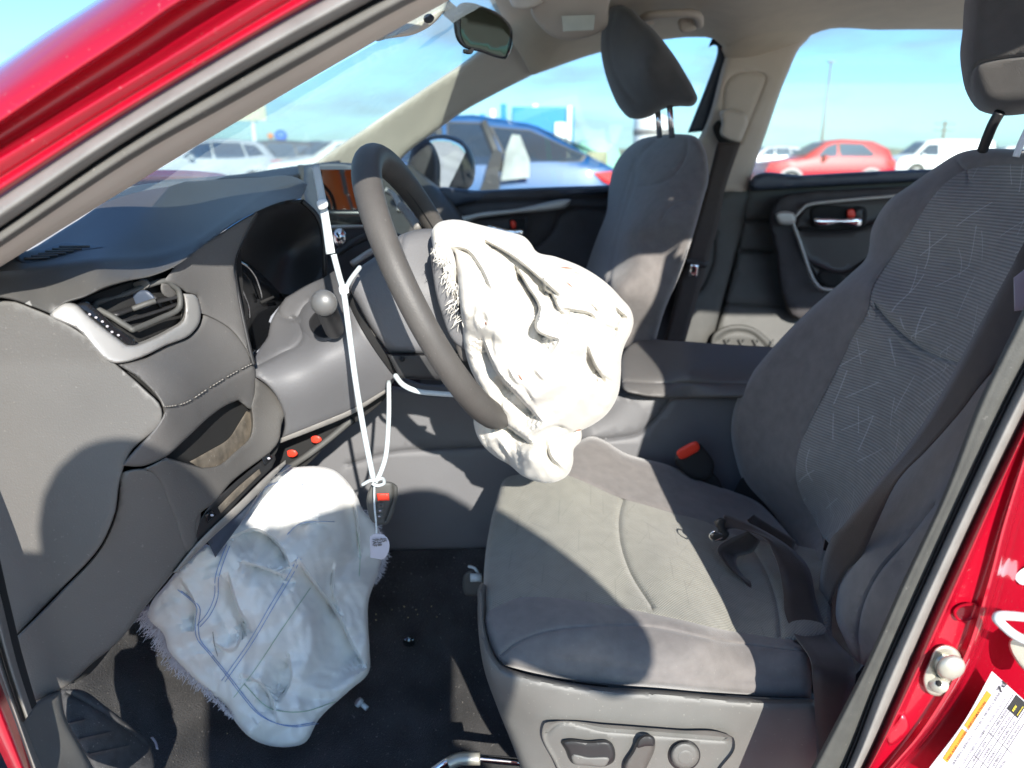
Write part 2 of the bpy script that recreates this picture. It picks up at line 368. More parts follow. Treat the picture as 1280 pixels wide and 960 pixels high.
M = dict(
 red=mat('red_paint', (.42, .003, .02), .32, .25, .06, 8, .05, 900, coat=1, speck=.25),
 plas=mat('dash_plastic', (.112, .107, .1), .52, 0, .07, 9, .6, 520, .0006, speck=.18),
 plas2=mat('soft_dash_skin', (.118, .114, .11), .55, 0, .06, 9, .6, 560, .0005, speck=.12),
 pad=mat('dash_top_skin', (.072, .07, .066), .5, 0, .07, 10, .35, 1400, .0003, spec=.6, speck=.1),
 dark=mat('black_plastic', (.022, .022, .023), .45, 0, .1, 20, .2, 1200),
 void=mat('dark_hollow', (.012, .012, .012), .9, 0, .1, 20, 0),
 piano=mat('gloss_black', (.012, .013, .015), .12, 0, .1, 20, 0),
 silver=mat('satin_silver', (.4, .39, .37), .42, .35, .05, 18, .06, 900),
 chrome=mat('chrome', (.75, .75, .76), .12, 1, .03, 10, 0),
 seal=mat('rubber_seal', (.21, .2, .185), .48, 0, .12, 40, .3, 700, .0005, speck=.2),
 seal2=mat('flocked_seal', (.11, .105, .095), .7, 0, .12, 30, .35, 900, .0006, speck=.35),
 beige=mat('beige_trim', (.6, .53, .45), .7, 0, .04, 12, .25, 1200, .0003),
 liner=mat('headliner_cloth', (.55, .46, .34), .9, 0, .06, 20, .4, 900, .0005, sheen=.2),
 fab=mat('plain_seat_cloth', (.155, .142, .134), .88, 0, .12, 60, .6, 1100, .0005, sheen=.35, speck=.12),
 weave=mat('woven_cushion_cloth', (.235, .23, .195), .85, 0, .08, 50, .55, 0, .0006, sheen=.25, kind='weave'),
 sticks=mat('stroke_print_cloth', (.235, .228, .215), .85, 0, .08, 50, .5, 0, .0006, sheen=.3, kind='sticks'),
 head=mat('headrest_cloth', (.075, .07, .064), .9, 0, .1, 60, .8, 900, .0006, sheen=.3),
 shell=mat('seat_shell_plastic', (.12, .118, .11), .5, 0, .07, 25, .45, 1200, .0004, speck=.25),
 seal3=mat('pillar_seal', (.06, .06, .054), .6, 0, .15, 60, .4, 700, .0005, speck=.15),
 belt=mat('belt_webbing', (.034, .022, .017), .6, 0, .15, 80, .7, 1400, .0005, sheen=.3),
 carpet=mat('carpet', (.03, .029, .029), .97, 0, .55, 14, 1, 420, .004, sheen=.15, speck=.5),
 mat_=mat('rubber_mat', (.05, .05, .052), .8, 0, .3, 60, .6, 500, .001, speck=.5),
 bag=mat('airbag_cloth', (.57, .545, .49), .85, 0, .03, 20, .5, 450, .0005, sheen=.2),
 kbag=mat('knee_airbag_cloth', (.68, .67, .64), .8, 0, .03, 16, .35, 1300, .0003, sheen=.2),
 blue=mat('blue_thread', (.2, .3, .55), .8, 0, .1, 20, 0), green=mat('green_thread', (.3, .42, .3), .8, 0, .1, 20, 0),
 white=mat('white_plastic', (.74, .76, .76), .4, 0, .04, 20, .05), paper=mat('paper', (.45, .43, .47), .8, 0, .04, 60, .1),
 rim=mat('wheel_leather', (.078, .072, .066), .55, 0, .1, 30, .5, 420, .0005, speck=.1),
 hub=mat('wheel_hub_plastic', (.125, .125, .13), .55, 0, .07, 9, .6, 540, .0005),
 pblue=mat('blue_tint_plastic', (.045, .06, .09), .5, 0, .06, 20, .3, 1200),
 doorp=mat('door_soft_trim', (.055, .051, .054), .75, 0, .12, 30, .5, 900, .0005),
 doorl=mat('door_hard_trim', (.075, .075, .07), .6, 0, .08, 30, .4, 900, .0005),
 brown=mat('worn_tray_mat', (.13, .11, .085), .85, 0, .35, 70, .5, 700, .0006, speck=.4),
 orange=mat('orange_lettering_ground', (.75, .22, .02), .6, 0, .04, 20, 0), ink=mat('black_ink', (.02, .02, .02), .7, 0, .1, 20, 0),
 yellow=mat('yellow_print', (.75, .6, .05), .6, 0, .04, 20, 0),
 chrome2=mat('brushed_cap', (.15, .15, .147), .42, .35, .05, 10, 0),
 rbtn=mat('red_plastic', (.75, .045, .02), .4, 0, .04, 20, 0), 
 mirror=mat('mirror_silvering', (.55, .6, .55), .03, 1, .02, 4, 0), mirror2=mat('door_mirror_silvering', (.85, .87, .88), .03, 1, .02, 4, 0),
 screen=mat('screen_glass', (.18, .22, .23), .04, 1, .05, 4, 0),
 glass=glass('side_glass', (.93, .97, .97), .008, .03), wglass=glass('windscreen_glass', (.88, .96, .95), .22, .06),
 strap=mat('white_strap', (.5, .55, .56), .5, 0, .05, 30, .15, 300),
 striker=mat('striker_zinc', (.52, .5, .42), .4, .6, .1, 40, .1, 500),
)
# ------------------------------------------------------------------ the place
g = mk('ground', [(-400, -60, 0), (400, -60, 0), (400, 900, 0), (-400, 900, 0)], [(0, 1, 2, 3)],
       mat('pale_dusty_ground', (.46, .43, .38), .9, 0, .22, .6, .3, 30, .01), kind='structure', smooth=False)

# ------------------------------------------------------------------ the red car (shell, pillars, far doors)
car = thing('red_car', 'red car seen through its open driver doorway, with beige pillar trim and grey door seals', 'car', (.3, 1.35, 0))
def ext(pts, o):
    return pts+[(640, -110+o), (850, -205+o), (1100, -275+o), (1400, -310+o), (1640, -300+o)]
def yy(pts, Y): return [(p[0], p[1], Y) for p in pts]
E0 = [(-90, 140), (0, 79), (60, 38), (120, 0), (180, -40), (330, -120)]
E1 = [(-90, 216), (0, 155), (85, 98), (169, 43), (232, 0), (380, -85)]
E2 = [(-90, 244), (0, 191), (90, 138), (190, 78), (315, 0), (440, -72)]
E3 = [(-90, 308), (0, 248), (150, 150), (311, 53), (405, 0), (520, -62)]
E4 = [(-90, 340), (0, 284), (150, 181), (319, 80), (465, 0), (570, -55)]
E6 = [(-90, 368), (0, 310), (165, 200), (300, 124), (480, 22), (590, -38)]
E7 = [(-90, 392), (0, 334), (165, 232), (300, 150), (477, 47), (600, -25)]
mid = lambda A, B, t: [(a[0]+(b[0]-a[0])*t, a[1]+(b[1]-a[1])*t) for a, b in zip(A, B)]
X = {0: -190, 1: -120, 2: -95, 3: -62, 4: -32, 6: 0, 7: 25}
e = lambda P, o, Y: yy(ext(P, o), Y)
loft('roof_side_frame', [e(E0, X[0], .68), e(mid(E0, E1, .12), X[0]+5, .63), e(mid(E0, E1, .5), -155, .595), e(mid(E0, E1, .9), -125, .585), e(E1, X[1], .59)], M['red'], car, 4, 8)
loft('door_groove', [e(E1, X[1], .5895), e(mid(E1, E2, .2), -115, .615), e(mid(E1, E2, .75), -100, .618), e(E2, X[2], .603)], M['red'], car, 4, 8)
loft('pillar_flange', [e(E2, X[2], .603), e(mid(E2, E3, .15), -92, .594), e(mid(E2, E3, .45), -80, .6), e(mid(E2, E3, .55), -75, .604), e(mid(E2, E3, .8), -68, .602), e(E3, X[3]+2, .615)], M['red'], car, 4, 8)
loft('door_seal', [e(E3, X[3], .612), e(mid(E3, E4, .12), -58, .6), e(mid(E3, E4, .5), -47, .592), e(mid(E3, E4, .85), -36, .6), e(E4, X[4], .608)], M['seal'], car, 5, 8)
loft('seal_gap', [e(mid(E3, E4, .95), -34, .612), e(mid(E4, E6, .22), -24, .618)], M['void'], car, 2, 8)
loft('door_seal', [e(mid(E4, E6, .17), -25, .616), e(mid(E4, E6, .3), -20, .609), e(mid(E4, E6, .7), -10, .609), e(mid(E4, E6, .93), -2, .622), e(E6, 0, .64)], M['seal2'], car, 5, 8)
loft('pillar_trim', [e(mid(E4, E6, .98), 0, .632), e(mid(E6, E7, .12), 2, .636), e(mid(E6, E7, .6), 15, .65), e(mid(E6, E7, .95), 24, .68), e(E7, 25, .74)], M['beige'], car, 5, 8)

B0 = [(960, 1060), (1014, 960), (1081, 832), (1128, 727), (1179, 618), (1224, 500), (1278, 388), (1350, 235), (1440, 60), (1540, -130), (1610, -275)]
B1 = [(1005, 1060), (1058, 955), (1098, 850), (1150, 735), (1210, 605), (1262, 495), (1315, 395), (1395, 235), (1490, 60), (1590, -130), (1660, -275)]
B2 = [(1026, 1060), (1080, 960), (1124, 862), (1181, 731), (1242, 600), (1290, 505), (1345, 400), (1430, 235), (1525, 60), (1625, -130), (1695, -275)]
B3 = [(1050, 1020), (1115, 957), (1155, 910), (1186, 868), (1208, 818), (1235, 730), (1269, 600), (1340, 440), (1450, 235), (1560, 60), (1670, -130)]
B3 = [(1050, 1030), (1113, 960), (1158, 906), (1205, 825), (1236, 728), (1258, 645), (1300, 520), (1370, 370), (1470, 200), (1570, 40), (1670, -130)]
loft('door_seal', [yy(B0, .645), yy(mid(B0, B1, .08), .623), yy(mid(B0, B1, .4), .618), yy(mid(B0, B1, .85), .616), yy(mid(B0, B1, .96), .622)], M['seal3'], car, 5, 8)
loft('seal_gap', [yy(mid(B0, B1, .92), .64), yy(mid(B1, B2, .18), .64)], M['void'], car, 2, 8)
o = loft('ribbed_seal_strip', [yy(mid(B0, B1, .94), .6235), yy(mid(B1, B2, .0), .6175), yy(mid(B1, B2, .14), .6235)], M['rim'], car, 3, 8)
loft('door_seal', [yy(mid(B1, B2, .12), .628), yy(mid(B1, B2, .18), .612), yy(mid(B1, B2, .5), .6), yy(mid(B1, B2, .85), .608), yy(B2, .626)], M['seal'], car, 5, 8)
BR = lambda k: [(p[0]+k, p[1]) for p in B3]
loft('body_jamb', [yy(mid(B1, B2, .9), .62), yy(mid(B2, B3, .1), .604), yy(mid(B2, B3, .22), .597), yy(mid(B2, B3, .34), .603), yy(mid(B2, B3, .75), .604), yy(mid(B2, B3, .93), .598), yy(B3, .594), yy(BR(8), .602), yy(BR(20), .64), yy(BR(80), .69), yy(BR(130), .7), yy(BR(170), .67)], M['red'], car, 5, 8)
# pressed slot in the jamb
pan('pressed_slot', [(1192, 763), (1200, 756), (1222, 757), (1223, 762), (1218, 772), (1196, 775)], .6035, M['red'], car, R=4, roll=-.004, step=4, back=.004)
pan('pressed_pad', [(1122, 900), (1128, 892), (1138, 912), (1126, 925), (1112, 932), (1108, 922)], .6, M['red'], car, R=4, roll=.003, step=5, back=.004)
st = pan('door_striker', [(1160, 866), (1154, 852), (1162, 826), (1170, 810), (1182, 806), (1197, 813), (1203, 828), (1200, 843), (1188, 862), (1176, 870)], .596, M['striker'], car, R=4, roll=.003, step=4, back=.008, seams=[([(1172, 842), (1168, 832), (1172, 822), (1182, 818)], 3, .003)])
wtube('striker_bolt', [(1183, 838, .598), (1188, 834, .58)], [.0095, .0095], M['striker'], st, n=18)
ball('bolt_head', W(1189, 834, .577), .0125, M['striker'], st, (1, .5, 1), 20)
wtube('striker_screw', [(1173, 855, .597), (1173.5, 854.5, .592)], .0085, M['striker'], st, n=18)
wtube('screw_socket', [(1173.5, 854.5, .5925), (1173.6, 854.4, .5915)], .003, M['void'], st, n=6)
# white latch loop
wtube('latch_loop', [(1310, 775, .6), (1268, 770, .575), (1248, 770, .57), (1250, 778, .57), (1276, 798, .575), (1320, 812, .6)], .0042, M['strap'], car, k=5, n=10)
pan('latch_plate', [(1262, 800), (1290, 790), (1310, 800), (1310, 850), (1285, 842)], .62, M['striker'], car, R=4, step=5)
pan('paint_chip', [(1268, 722), (1276, 712), (1290, 708), (1290, 730), (1274, 730)], .652, M['paper'], car, R=2, roll=.001, step=4, back=.002)
# tyre placard on the pillar
PL = [(1240, 839, 1), (1300, 893, 1), (1330, 940, 1), (1290, 1030, 1), (1160, 962, 1), (1205, 902)]
pf = depthfn([(1240, 839, .622), (1165, 956, .6), (1300, 893, .645)])
pk = pan('tyre_placard', PL, pf, M['paper'], car, R=0, step=10, back=.0008)
def PW(u, v):                                         # placard frame: u along the text, v across it
    a = np.array([1163, 957.]); b = np.array([1240, 839.]); c = np.array([1300, 893.])-b
    p = a+(b-a)*u+c*v+np.array([-4.5, 0])*math.sin(math.pi*u)*0; return p
def pdir(u, v):
    p = PW(u, v); q = PW(u+.05, v); r = PW(u, v-.05); f = lambda k: np.array(W(k[0], k[1], pf(np.array([k]))[0]-.0012))
    return f(p), f(q)-f(p), f(r)-f(p)
def pquad(name, u0, u1, v0, v1, m):
    q = [PW(u0, v0), PW(u1, v0), PW(u1, v1), PW(u0, v1)]
    mk(name, [W(k[0], k[1], pf(np.array([k]))[0]-.0006) for k in q], [(0, 1, 2, 3)], m, pk, smooth=False)
pquad('orange_heading', .12, .44, .1, .2, M['orange']); pquad('orange_heading', .47, .84, .1, .2, M['orange'])
for u, v, s_, sz, mm in ((.135, .19, 'TIRE AND LOADING', .0042, 'ink'), (.48, .19, 'INFORMATION', .0046, 'ink'), (.9, .3, '7d', .012, 'ink'), (.14, .3, 'SEATING CAPACITY', .004, 'ink'), (.5, .3, 'TOTAL 5  FRONT 2  REAR 3', .004, 'ink'),
                       (.14, .42, 'The combined weight of occupants', .0034, 'ink'), (.52, .42, 'and cargo should never exceed', .0034, 'ink'), (.16, .54, 'TIRE    ORIGINAL SIZE', .004, 'ink'), (.55, .54, 'COLD TIRE PRESSURE', .004, 'ink'),
                       (.16, .64, 'FRONT', .004, 'ink'), (.36, .64, '225/65R17', .004, 'ink'), (.6, .64, '230 kPa, 33 psi', .004, 'ink'), (.16, .74, 'REAR', .004, 'ink'), (.36, .74, '225/65R17', .004, 'ink'), (.6, .74, '230 kPa, 33 psi', .004, 'ink'),
                       (.16, .84, 'SPARE', .004, 'ink'), (.36, .84, '165/80D17', .004, 'ink'), (.6, .84, '420 kPa, 60 psi', .004, 'ink'), (.16, .95, 'SEE OWNER MANUAL', .004, 'ink')):
    p, ux, uy = pdir(u, v); text('lettering', s_, p, ux, uy, sz, M[mm], pk, .0004)
for v in (.48, .57, .67, .77, .87): pquad('table_rule', .12, .97, v, v+.006, M['ink'])
for u in (.12, .33, .57): pquad('table_rule', u, u+.004, .48, .98, M['ink'])
pquad('yellow_square', .84, .99, .52, .74, M['ink'])
p, ux, uy = pdir(.855, .62); text('lettering', 'SEE', p, ux, uy, .0048, M['yellow'], pk, .0005); p, ux, uy = pdir(.855, .71); text('lettering', 'MANUAL', p, ux, uy, .0028, M['yellow'], pk, .0005)

# lower front corner of the doorway
loft('door_seal', [yy([(-150, 420), (-60, 640), (-25, 735), (3, 830), (28, 905)], .64), yy([(-138, 420), (-48, 640), (-14, 735), (12, 830), (34, 896)], .615), yy([(-120, 420), (-30, 640), (-2, 735), (20, 825), (40, 888)], .64)], M['seal'], car, 6, 6)
loft('seal_gap', [yy([(-124, 420), (-34, 640), (-6, 735), (17, 825), (37, 890)], .655), yy([(-108, 420), (-18, 640), (8, 735), (27, 815), (46, 880)], .66)], M['void'], car, 2, 6)
loft('sill_seal', [yy([(-80, 640), (-45, 735), (-12, 830), (20, 905), (45, 985)], .63), yy([(-66, 640), (-32, 735), (-2, 830), (24, 905), (52, 985)], .605), yy([(-50, 640), (-20, 735), (5, 830), (32, 910), (64, 985)], .63)], M['seal'], car, 6, 6)
loft('body_flange', [yy([(-120, 640), (-80, 735), (-45, 830), (-16, 905), (22, 985)], .6), yy([(-100, 640), (-60, 735), (-26, 830), (3, 905), (36, 985)], .59), yy([(-72, 640), (-38, 735), (-8, 830), (20, 905), (48, 985)], .61)], M['red'], car, 6, 6)
pan('sill_trim', [(22, 905, 1), (46, 877), (76, 862, 1), (80, 890), (104, 937), (140, 1000, 1), (60, 1000, 1), (38, 960)], [(22, 905, .63), (76, 862, .7), (104, 937, .69), (38, 960, .62), (140, 1000, .66), (60, 1000, .6)], M['shell'], car, R=7, roll=.01, step=7, back=.05)
pan('footrest_mat', [(76, 862, 1), (100, 862), (135, 885), (186, 926, 1), (193, 950), (180, 1000, 1), (140, 1000, 1), (103, 936), (84, 905)], [(76, 862, .8), (186, 926, .84), (193, 960, .8), (120, 990, .74), (140, 900, .8)], M['mat_'], car, R=6, roll=.004, step=6, back=.02,
    seams=[([(84, 866), (120, 886), (182, 930)], 2.5, .003), ([(86, 904), (104, 900)], 1.5, -.002), ([(92, 925), (134, 916)], 1.5, -.002), ([(104, 944), (160, 932)], 1.5, -.002)])
# floor, firewall, roof, floor pan, far body side
def lump(a, s, seed=0): return lambda P: a*(vnoise(P[:, 0]/s, P[:, 1]/s, seed)-.5)
pan('floor_carpet', [(40, 880, 1), (110, 770, 1), (230, 676, 1), (480, 688), (560, 687), (640, 684, 1), (760, 720, 1), (760, 1010, 1), (40, 1010, 1)],
    [(600, 686, 1.27), (480, 686, 1.275), (250, 740, 1.25), (90, 860, .93), (540, 960, .93), (300, 960, .9), (740, 960, .93), (60, 990, .8), (740, 720, 1.2)], M['carpet'], car, R=0, step=9, back=.01, disp=lump(.02, 34, 2))
pan('firewall', [(20, 520, 1), (300, 440, 1), (520, 440, 1), (560, 700, 1), (20, 880, 1)], [(20, 520, 1.2), (300, 500, 1.4), (520, 500, 1.4), (500, 700, 1.3), (60, 860, .98)], M['carpet'], car, R=0, step=20, back=.02)
box('roof_panel', (.1, .70, CAMZ+.335), (2.3, 2.12, CAMZ+.39), M['red'], car)
box('floor_pan', (-1.2, .62, .22), (2.3, 2.12, .27), M['dark'], car)
box('roof_rail', (.56, .6, CAMZ+.3), (2.3, .7, CAMZ+.41), M['red'], car)
box('rear_door', (.64, .59, .32), (1.62, .66, CAMZ-.14), M['red'], car, .02)
box('belt_moulding', (.64, .583, CAMZ-.138), (1.62, .63, CAMZ-.11), M['dark'], car, .004)
V = []; n_ = 14
for i in range(n_):
    x = -.66-.09*i
    for j in range(8): z = .42+.105*j; V.append((x, .6+.035*((j-4)/4.)**2+.02*(i/n_)**2+.012*(j == 7), min(z, CAMZ-.05-.004*i*i*.3)))
o = mk('front_wing', V, [(i*8+j, i*8+j+1, (i+1)*8+j+1, (i+1)*8+j) for i in range(n_-1) for j in range(7)], M['red'], car); q = o.modifiers.new('s', 'SOLIDIFY'); q.thickness = .01
box('bulkhead_side', (-.9, .64, .3), (-.72, .7, 1.1), M['dark'], car, .01)
box('rocker_panel', (-.7, .585, .2), (1.6, .66, .44), M['red'], car)
pan('headliner', [(606, -20, 1), (612, 0), (622, 19), (630, 40), (646, 62), (664, 94, 1), (745, 66.5), (831, 49.5), (870, 46.5), (893, 49), (903, 58), (906, 74, 1), (960, 70), (1003, 54, 1), (1012, 45), (1026, 39), (1100, 37.5), (1330, 38, 1), (1330, -60, 1), (606, -60, 1)],
    [(606, 0, 1.84), (630, 40, 1.93), (664, 94, 2.0), (745, 66, 2.03), (870, 46, 2.05), (906, 74, 2.06), (1026, 39, 2.05), (1330, 38, 2.05), (1330, -60, 1.3), (606, -60, 1.3), (900, -5, 1.68), (700, -5, 1.68), (760, 30, 1.86), (1000, 20, 1.9)], M['liner'], car, R=6, roll=.015, step=12, back=.02,
    seams=[([(908, 56), (930, 46), (960, 41), (1010, 40)], 2, .004)])
pan('pillar_trim', [(386, 210, 1), (400, 199), (460, 158), (525, 114), (595, 66), (628, 36, 1), (656, 56), (674, 89, 1), (663, 95, 1), (622, 116), (580, 139), (542, 166), (509, 191), (492, 208), (480, 216, 1), (420, 218)],
    [(386, 205, 1.93), (595, 66, 1.93), (640, 60, 1.97), (663, 94, 2.03), (580, 139, 2.03), (490, 205, 2.03), (480, 145, 1.93)], M['beige'], car, R=7, roll=.02, step=9, back=.03)
pan('pillar_trim', [(900, 60, 1), (906, 72), (903, 82), (880, 160), (872, 175), (862, 240), (907, 242, 1), (933, 242, 1), (939, 221), (960, 160), (984, 94), (1004, 54), (1014, 44, 1), (960, 44), (930, 48)],
    [(900, 60, 2.06), (870, 170, 2.05), (940, 230, 2.05), (1000, 60, 2.07), (930, 140, 2.035)], M['beige'], car, R=8, roll=.02, step=7, back=.06,
    seams=[([(903, 140), (909, 102), (913, 97), (957, 97), (950, 118), (926, 178)], 1.6, .006)])
pan('belt_guide_cover', [(900, 140), (904, 137), (925, 139), (932, 141), (935, 150), (930, 168), (925, 177), (912, 176), (900, 168), (902, 152)], 2.0, M['beige'], car, R=6, roll=.015, step=4, back=.03)
pan('belt_slot', [(892, 156), (899, 150), (904, 162), (912, 174), (924, 178), (906, 184), (896, 174)], 2.015, M['void'], car, R=2, step=4, back=.01)
pan('pillar_lower_trim', [(905, 238, 1), (937, 236, 1), (930, 275), (916, 330), (901, 385), (889, 432, 1), (840, 434, 1), (850, 330)], [(905, 238, 2.05), (937, 236, 2.06), (889, 430, 2.02), (850, 430, 2.0)], M['doorl'], car, R=7, roll=.012, step=8, back=.05,
    seams=[([(893, 290), (890, 330), (872, 366), (862, 375)], 2, .008)])
# door-frame edge strips seen past the front-passenger glass
ribbon('window_channel', [(886, 58, 2.08), (893, 55, 2.08), (898, 60, 2.08), (892, 85, 2.08), (860, 166, 2.08)], [(889, 50, 2.085), (898, 50, 2.085), (905, 62, 2.085), (903, 84, 2.085), (880, 164, 2.085)], M['pblue'], car, .01)
pan('window_glass', [(505, 196, 1), (580, 139), (662, 95), (745, 66), (831, 49), (898, 50), (903, 66), (880, 160), (868, 176), (760, 246, 1), (530, 248, 1)], 2.115, M['glass'], car, R=0, step=40, back=.004)
pan('window_glass', [(935, 236, 1), (984, 94), (1004, 52), (1025, 39), (1330, 37, 1), (1330, 240, 1)], 2.115, M['glass'], car, R=0, step=40, back=.004)
pan('windscreen', [(-60, 360, 1), (165, 232), (300, 150), (480, 48), (575, -5), (614, -10, 1), (630, 40), (595, 67), (460, 159), (395, 206, 1), (390, 228, 1), (165, 242)],
    [(-60, 360, .74), (165, 232, .8), (300, 150, .8), (480, 48, .84), (575, -5, .95), (630, 40, 1.97), (595, 66, 1.96), (400, 200, 1.96), (250, 226, 1.3)], M['wglass'], car, R=0, step=16, back=.004)
V = [(-.5-.12*i, .74+.136*j, CAMZ-.036-.004*i*i*.35-.03*((j-5)/5.)**4+.006*math.exp(-((j-5)/2.)**2)) for i in range(12) for j in range(11)]
V = [(x-.24, y, z) for x, y, z in V]
o = mk('bonnet', V, [(i*11+j, i*11+j+1, (i+1)*11+j+1, (i+1)*11+j) for i in range(11) for j in range(10)], M['red'], car); q = o.modifiers.new('s', 'SOLIDIFY'); q.thickness = .03; q.offset = -1
ribbon('wiper_cowl', [(200, 229, 1.3), (300, 221, 1.5), (350, 213, 1.7), (425, 203, 1.85)], [(200, 234, 1.28), (300, 226, 1.45), (350, 226, 1.55), (425, 214, 1.8)], M['dark'], car, .01)

# sun visor, grab handle
v = pan('sun_visor', [(664, 6), (668, 0), (680, -12), (770, -14), (762, 2), (756, 36), (750, 40), (686, 43), (680, 38)], [(664, 6, 1.56), (756, 38, 1.62), (684, 42, 1.62)], M['beige'], car, R=5, roll=.012, step=6, back=.02)
pan('warning_label', [(702, 20, 1), (744, 18.5, 1), (742, 37.5, 1), (704, 39, 1)], 1.56, mat('faded_label', (.5, .5, .42), .7, 0, .05, 60, 0), v, R=0, step=10, back=.001)
pan('visor_end', [(636, -8), (674, -10), (680, 2), (672, 8), (640, 8)], 1.54, M['beige'], car, R=4, step=5, roll=.012, back=.02)
pan('visor_end', [(470, 52), (482, 49), (520, 42), (540, 31), (554, 15), (560, -8), (530, -10), (500, 8), (476, 40)], [(470, 52, .86), (560, -8, 1.0), (540, 31, .95)], M['beige'], car, R=5, step=5, roll=.015, back=.02)
pan('visor_pivot', [(530, 20), (538, 17), (543, 22), (538, 29), (530, 27)], .915, M['dark'], car, R=2, step=3, back=.01)
wtube('grab_handle', [(802, 28, 1.8), (808, 21, 1.76), (830, 18, 1.75), (862, 17, 1.75), (872, 21, 1.76), (873, 31, 1.8)], .009, M['beige'], car, n=10, flat=1.3)
pan('grab_handle_mount', [(847, 27), (872, 22), (872, 34), (851, 40)], 1.79, M['beige'], car, R=4, step=4, roll=.008, back=.05)
pan('grab_handle_mount', [(796, 22), (812, 20), (818, 30), (803, 32)], 1.79, M['beige'], car, R=4, step=4, roll=.008, back=.05)

# far front door
fd = pan('front_passenger_door', [(516, 180, 1), (532, 172), (541, 186), (545, 238, 1), (600, 238.5), (680, 235), (765, 231.5, 1), (860, 228, 1), (868, 440, 1), (500, 440, 1), (500, 240, 1)],
    [(516, 180, 2.1), (540, 240, 2.06), (765, 232, 2.06), (860, 300, 2.08), (650, 262, 2.0), (650, 300, 2.03), (540, 440, 1.98), (860, 440, 2.02)], M['doorp'], car, R=7, roll=.03, step=10, back=.05,
    seams=[([(545, 257), (640, 252), (762, 247)], 3, .012), ([(760, 262), (700, 268), (690, 290), (668, 310)], 2.5, .012)])
pan('window_sill', [(541, 241), (600, 238), (680, 234), (775, 231, 1), (775, 241, 1), (680, 247), (600, 252), (546, 254)], 2.02, M['pblue'], fd, R=5, roll=.03, step=6, back=.05)
pan('trim_strip', [(571, 274), (590, 268), (640, 261.5), (712, 254.5), (706, 260.5), (698, 262), (640, 268), (596, 274), (578, 279)], 1.97, M['silver'], fd, R=3, roll=.01, step=4, back=.02)
pan('handle_recess', [(586, 276, 1), (634, 271), (660, 270, 1), (658, 290), (650, 300), (600, 298, 1)], 1.995, M['doorp'], fd, R=3, roll=-.01, step=6, back=.03)
pan('lock_recess', [(636, 274, 1), (656, 273, 1), (657, 289, 1), (637, 289, 1)], 1.985, M['void'], fd, R=2, step=5, back=.01)
pan('lock_knob', [(639, 275), (643, 276), (645, 284), (641, 286), (638, 281)], 1.975, M['rbtn'], fd, R=2, step=2, back=.01)
pan('inner_handle', [(608, 284), (640, 287), (655, 288), (656, 294), (648, 297), (612, 291)], 1.96, M['chrome'], fd, R=3, roll=.008, step=3, back=.01)
# far door mirror
mr = pan('door_mirror', [(534, 171), (545, 168), (562, 169), (580, 177), (592, 196), (594, 215), (589, 233), (577, 241), (545, 244), (535, 220), (531, 190)], [(534, 180, 2.25), (592, 180, 2.36), (560, 240, 2.28)], M['dark'], car, R=6, roll=.04, step=5, back=.14)
pan('mirror_glass', [(537, 176), (548, 173), (562, 174.5), (578, 183), (585.5, 201), (586, 220), (579, 233), (562, 239), (547, 240), (540, 225), (536.5, 195)], [(537, 176, 2.21), (586, 200, 2.35), (550, 240, 2.254)], M['mirror2'], mr, R=2, roll=.003, step=6, back=.01)

pan('gap_backing', [(870, 236, 1), (960, 224, 1), (960, 452, 1), (862, 452, 1)], 2.108, M['dark'], car, R=0, step=30, back=.01)  # dark sheet added to block daylight between pillar trim and rear door
# far rear door
rd = pan('rear_passenger_door', [(934, 228, 1), (1000, 222), (1150, 212, 1), (1200, 212, 1), (1200, 450, 1), (884, 450, 1), (903, 385), (920, 318)],
    [(934, 228, 2.07), (1150, 213, 2.07), (1200, 440, 2.03), (890, 440, 2.02), (925, 330, 2.08)], M['doorl'], car, R=6, roll=.02, step=10, back=.05,
    seams=[([(932, 276), (968, 276)], 2, .01), ([(922, 313), (963, 316)], 2, .012), ([(908, 380), (975, 384)], 2, .006)])
pan('window_sill', [(936, 227), (941, 221.5), (1000, 219), (1080, 214.5), (1170, 211, 1), (1170, 226, 1), (1060, 232), (940, 239, 1)], 2.01, M['pblue'], rd, R=5, roll=.03, step=6, back=.06)
pan('armrest_surround', [(964, 262), (975, 247), (1000, 241), (1060, 237), (1180, 231, 1), (1180, 400, 1), (1030, 398), (1008, 401), (990, 395), (978, 370), (970, 320)], 2.0, M['doorp'], rd, R=6, roll=.02, step=9, back=.08)
pan('armrest_hollow', [(1010, 258), (1060, 250), (1180, 243, 1), (1180, 352, 1), (1046, 360), (1028, 356), (1018, 340), (998, 275)], 1.992, M['dark'], rd, R=4, roll=-.01, step=8, back=.01,
    seams=[([(996, 286), (1040, 288), (1080, 284), (1110, 270)], 2, -.01), ([(1012, 328), (1055, 342), (1085, 326)], 2, -.01)])
pan('armrest_pocket', [(1020, 342), (1056, 345), (1052, 356), (1032, 358)], 1.985, M['void'], rd, R=3, step=5, back=.01)
wtube('trim_strip', [(993, 272, 1.965), (1003, 261, 1.965), (1014, 255, 1.965), (1060, 250, 1.965), (1125, 244.5, 1.965)], .0042, M['silver'], rd, n=8)
wtube('trim_strip', [(990, 276, 1.965), (1000, 304, 1.965), (1013, 342, 1.965), (1022, 357, 1.965), (1032, 361.5, 1.965), (1060, 362, 1.965)], .0048, M['silver'], rd, n=8)
pan('trim_end', [(969, 268), (994, 268), (995, 277), (973, 279)], 1.96, M['silver'], rd, R=3, roll=.01, step=3, back=.03)
pan('inner_handle', [(1017, 274), (1030, 272.5), (1050, 273.5), (1078, 276), (1077, 281), (1050, 280), (1024, 282), (1018, 279)], 1.955, M['chrome'], rd, R=3, roll=.008, step=3, back=.012)
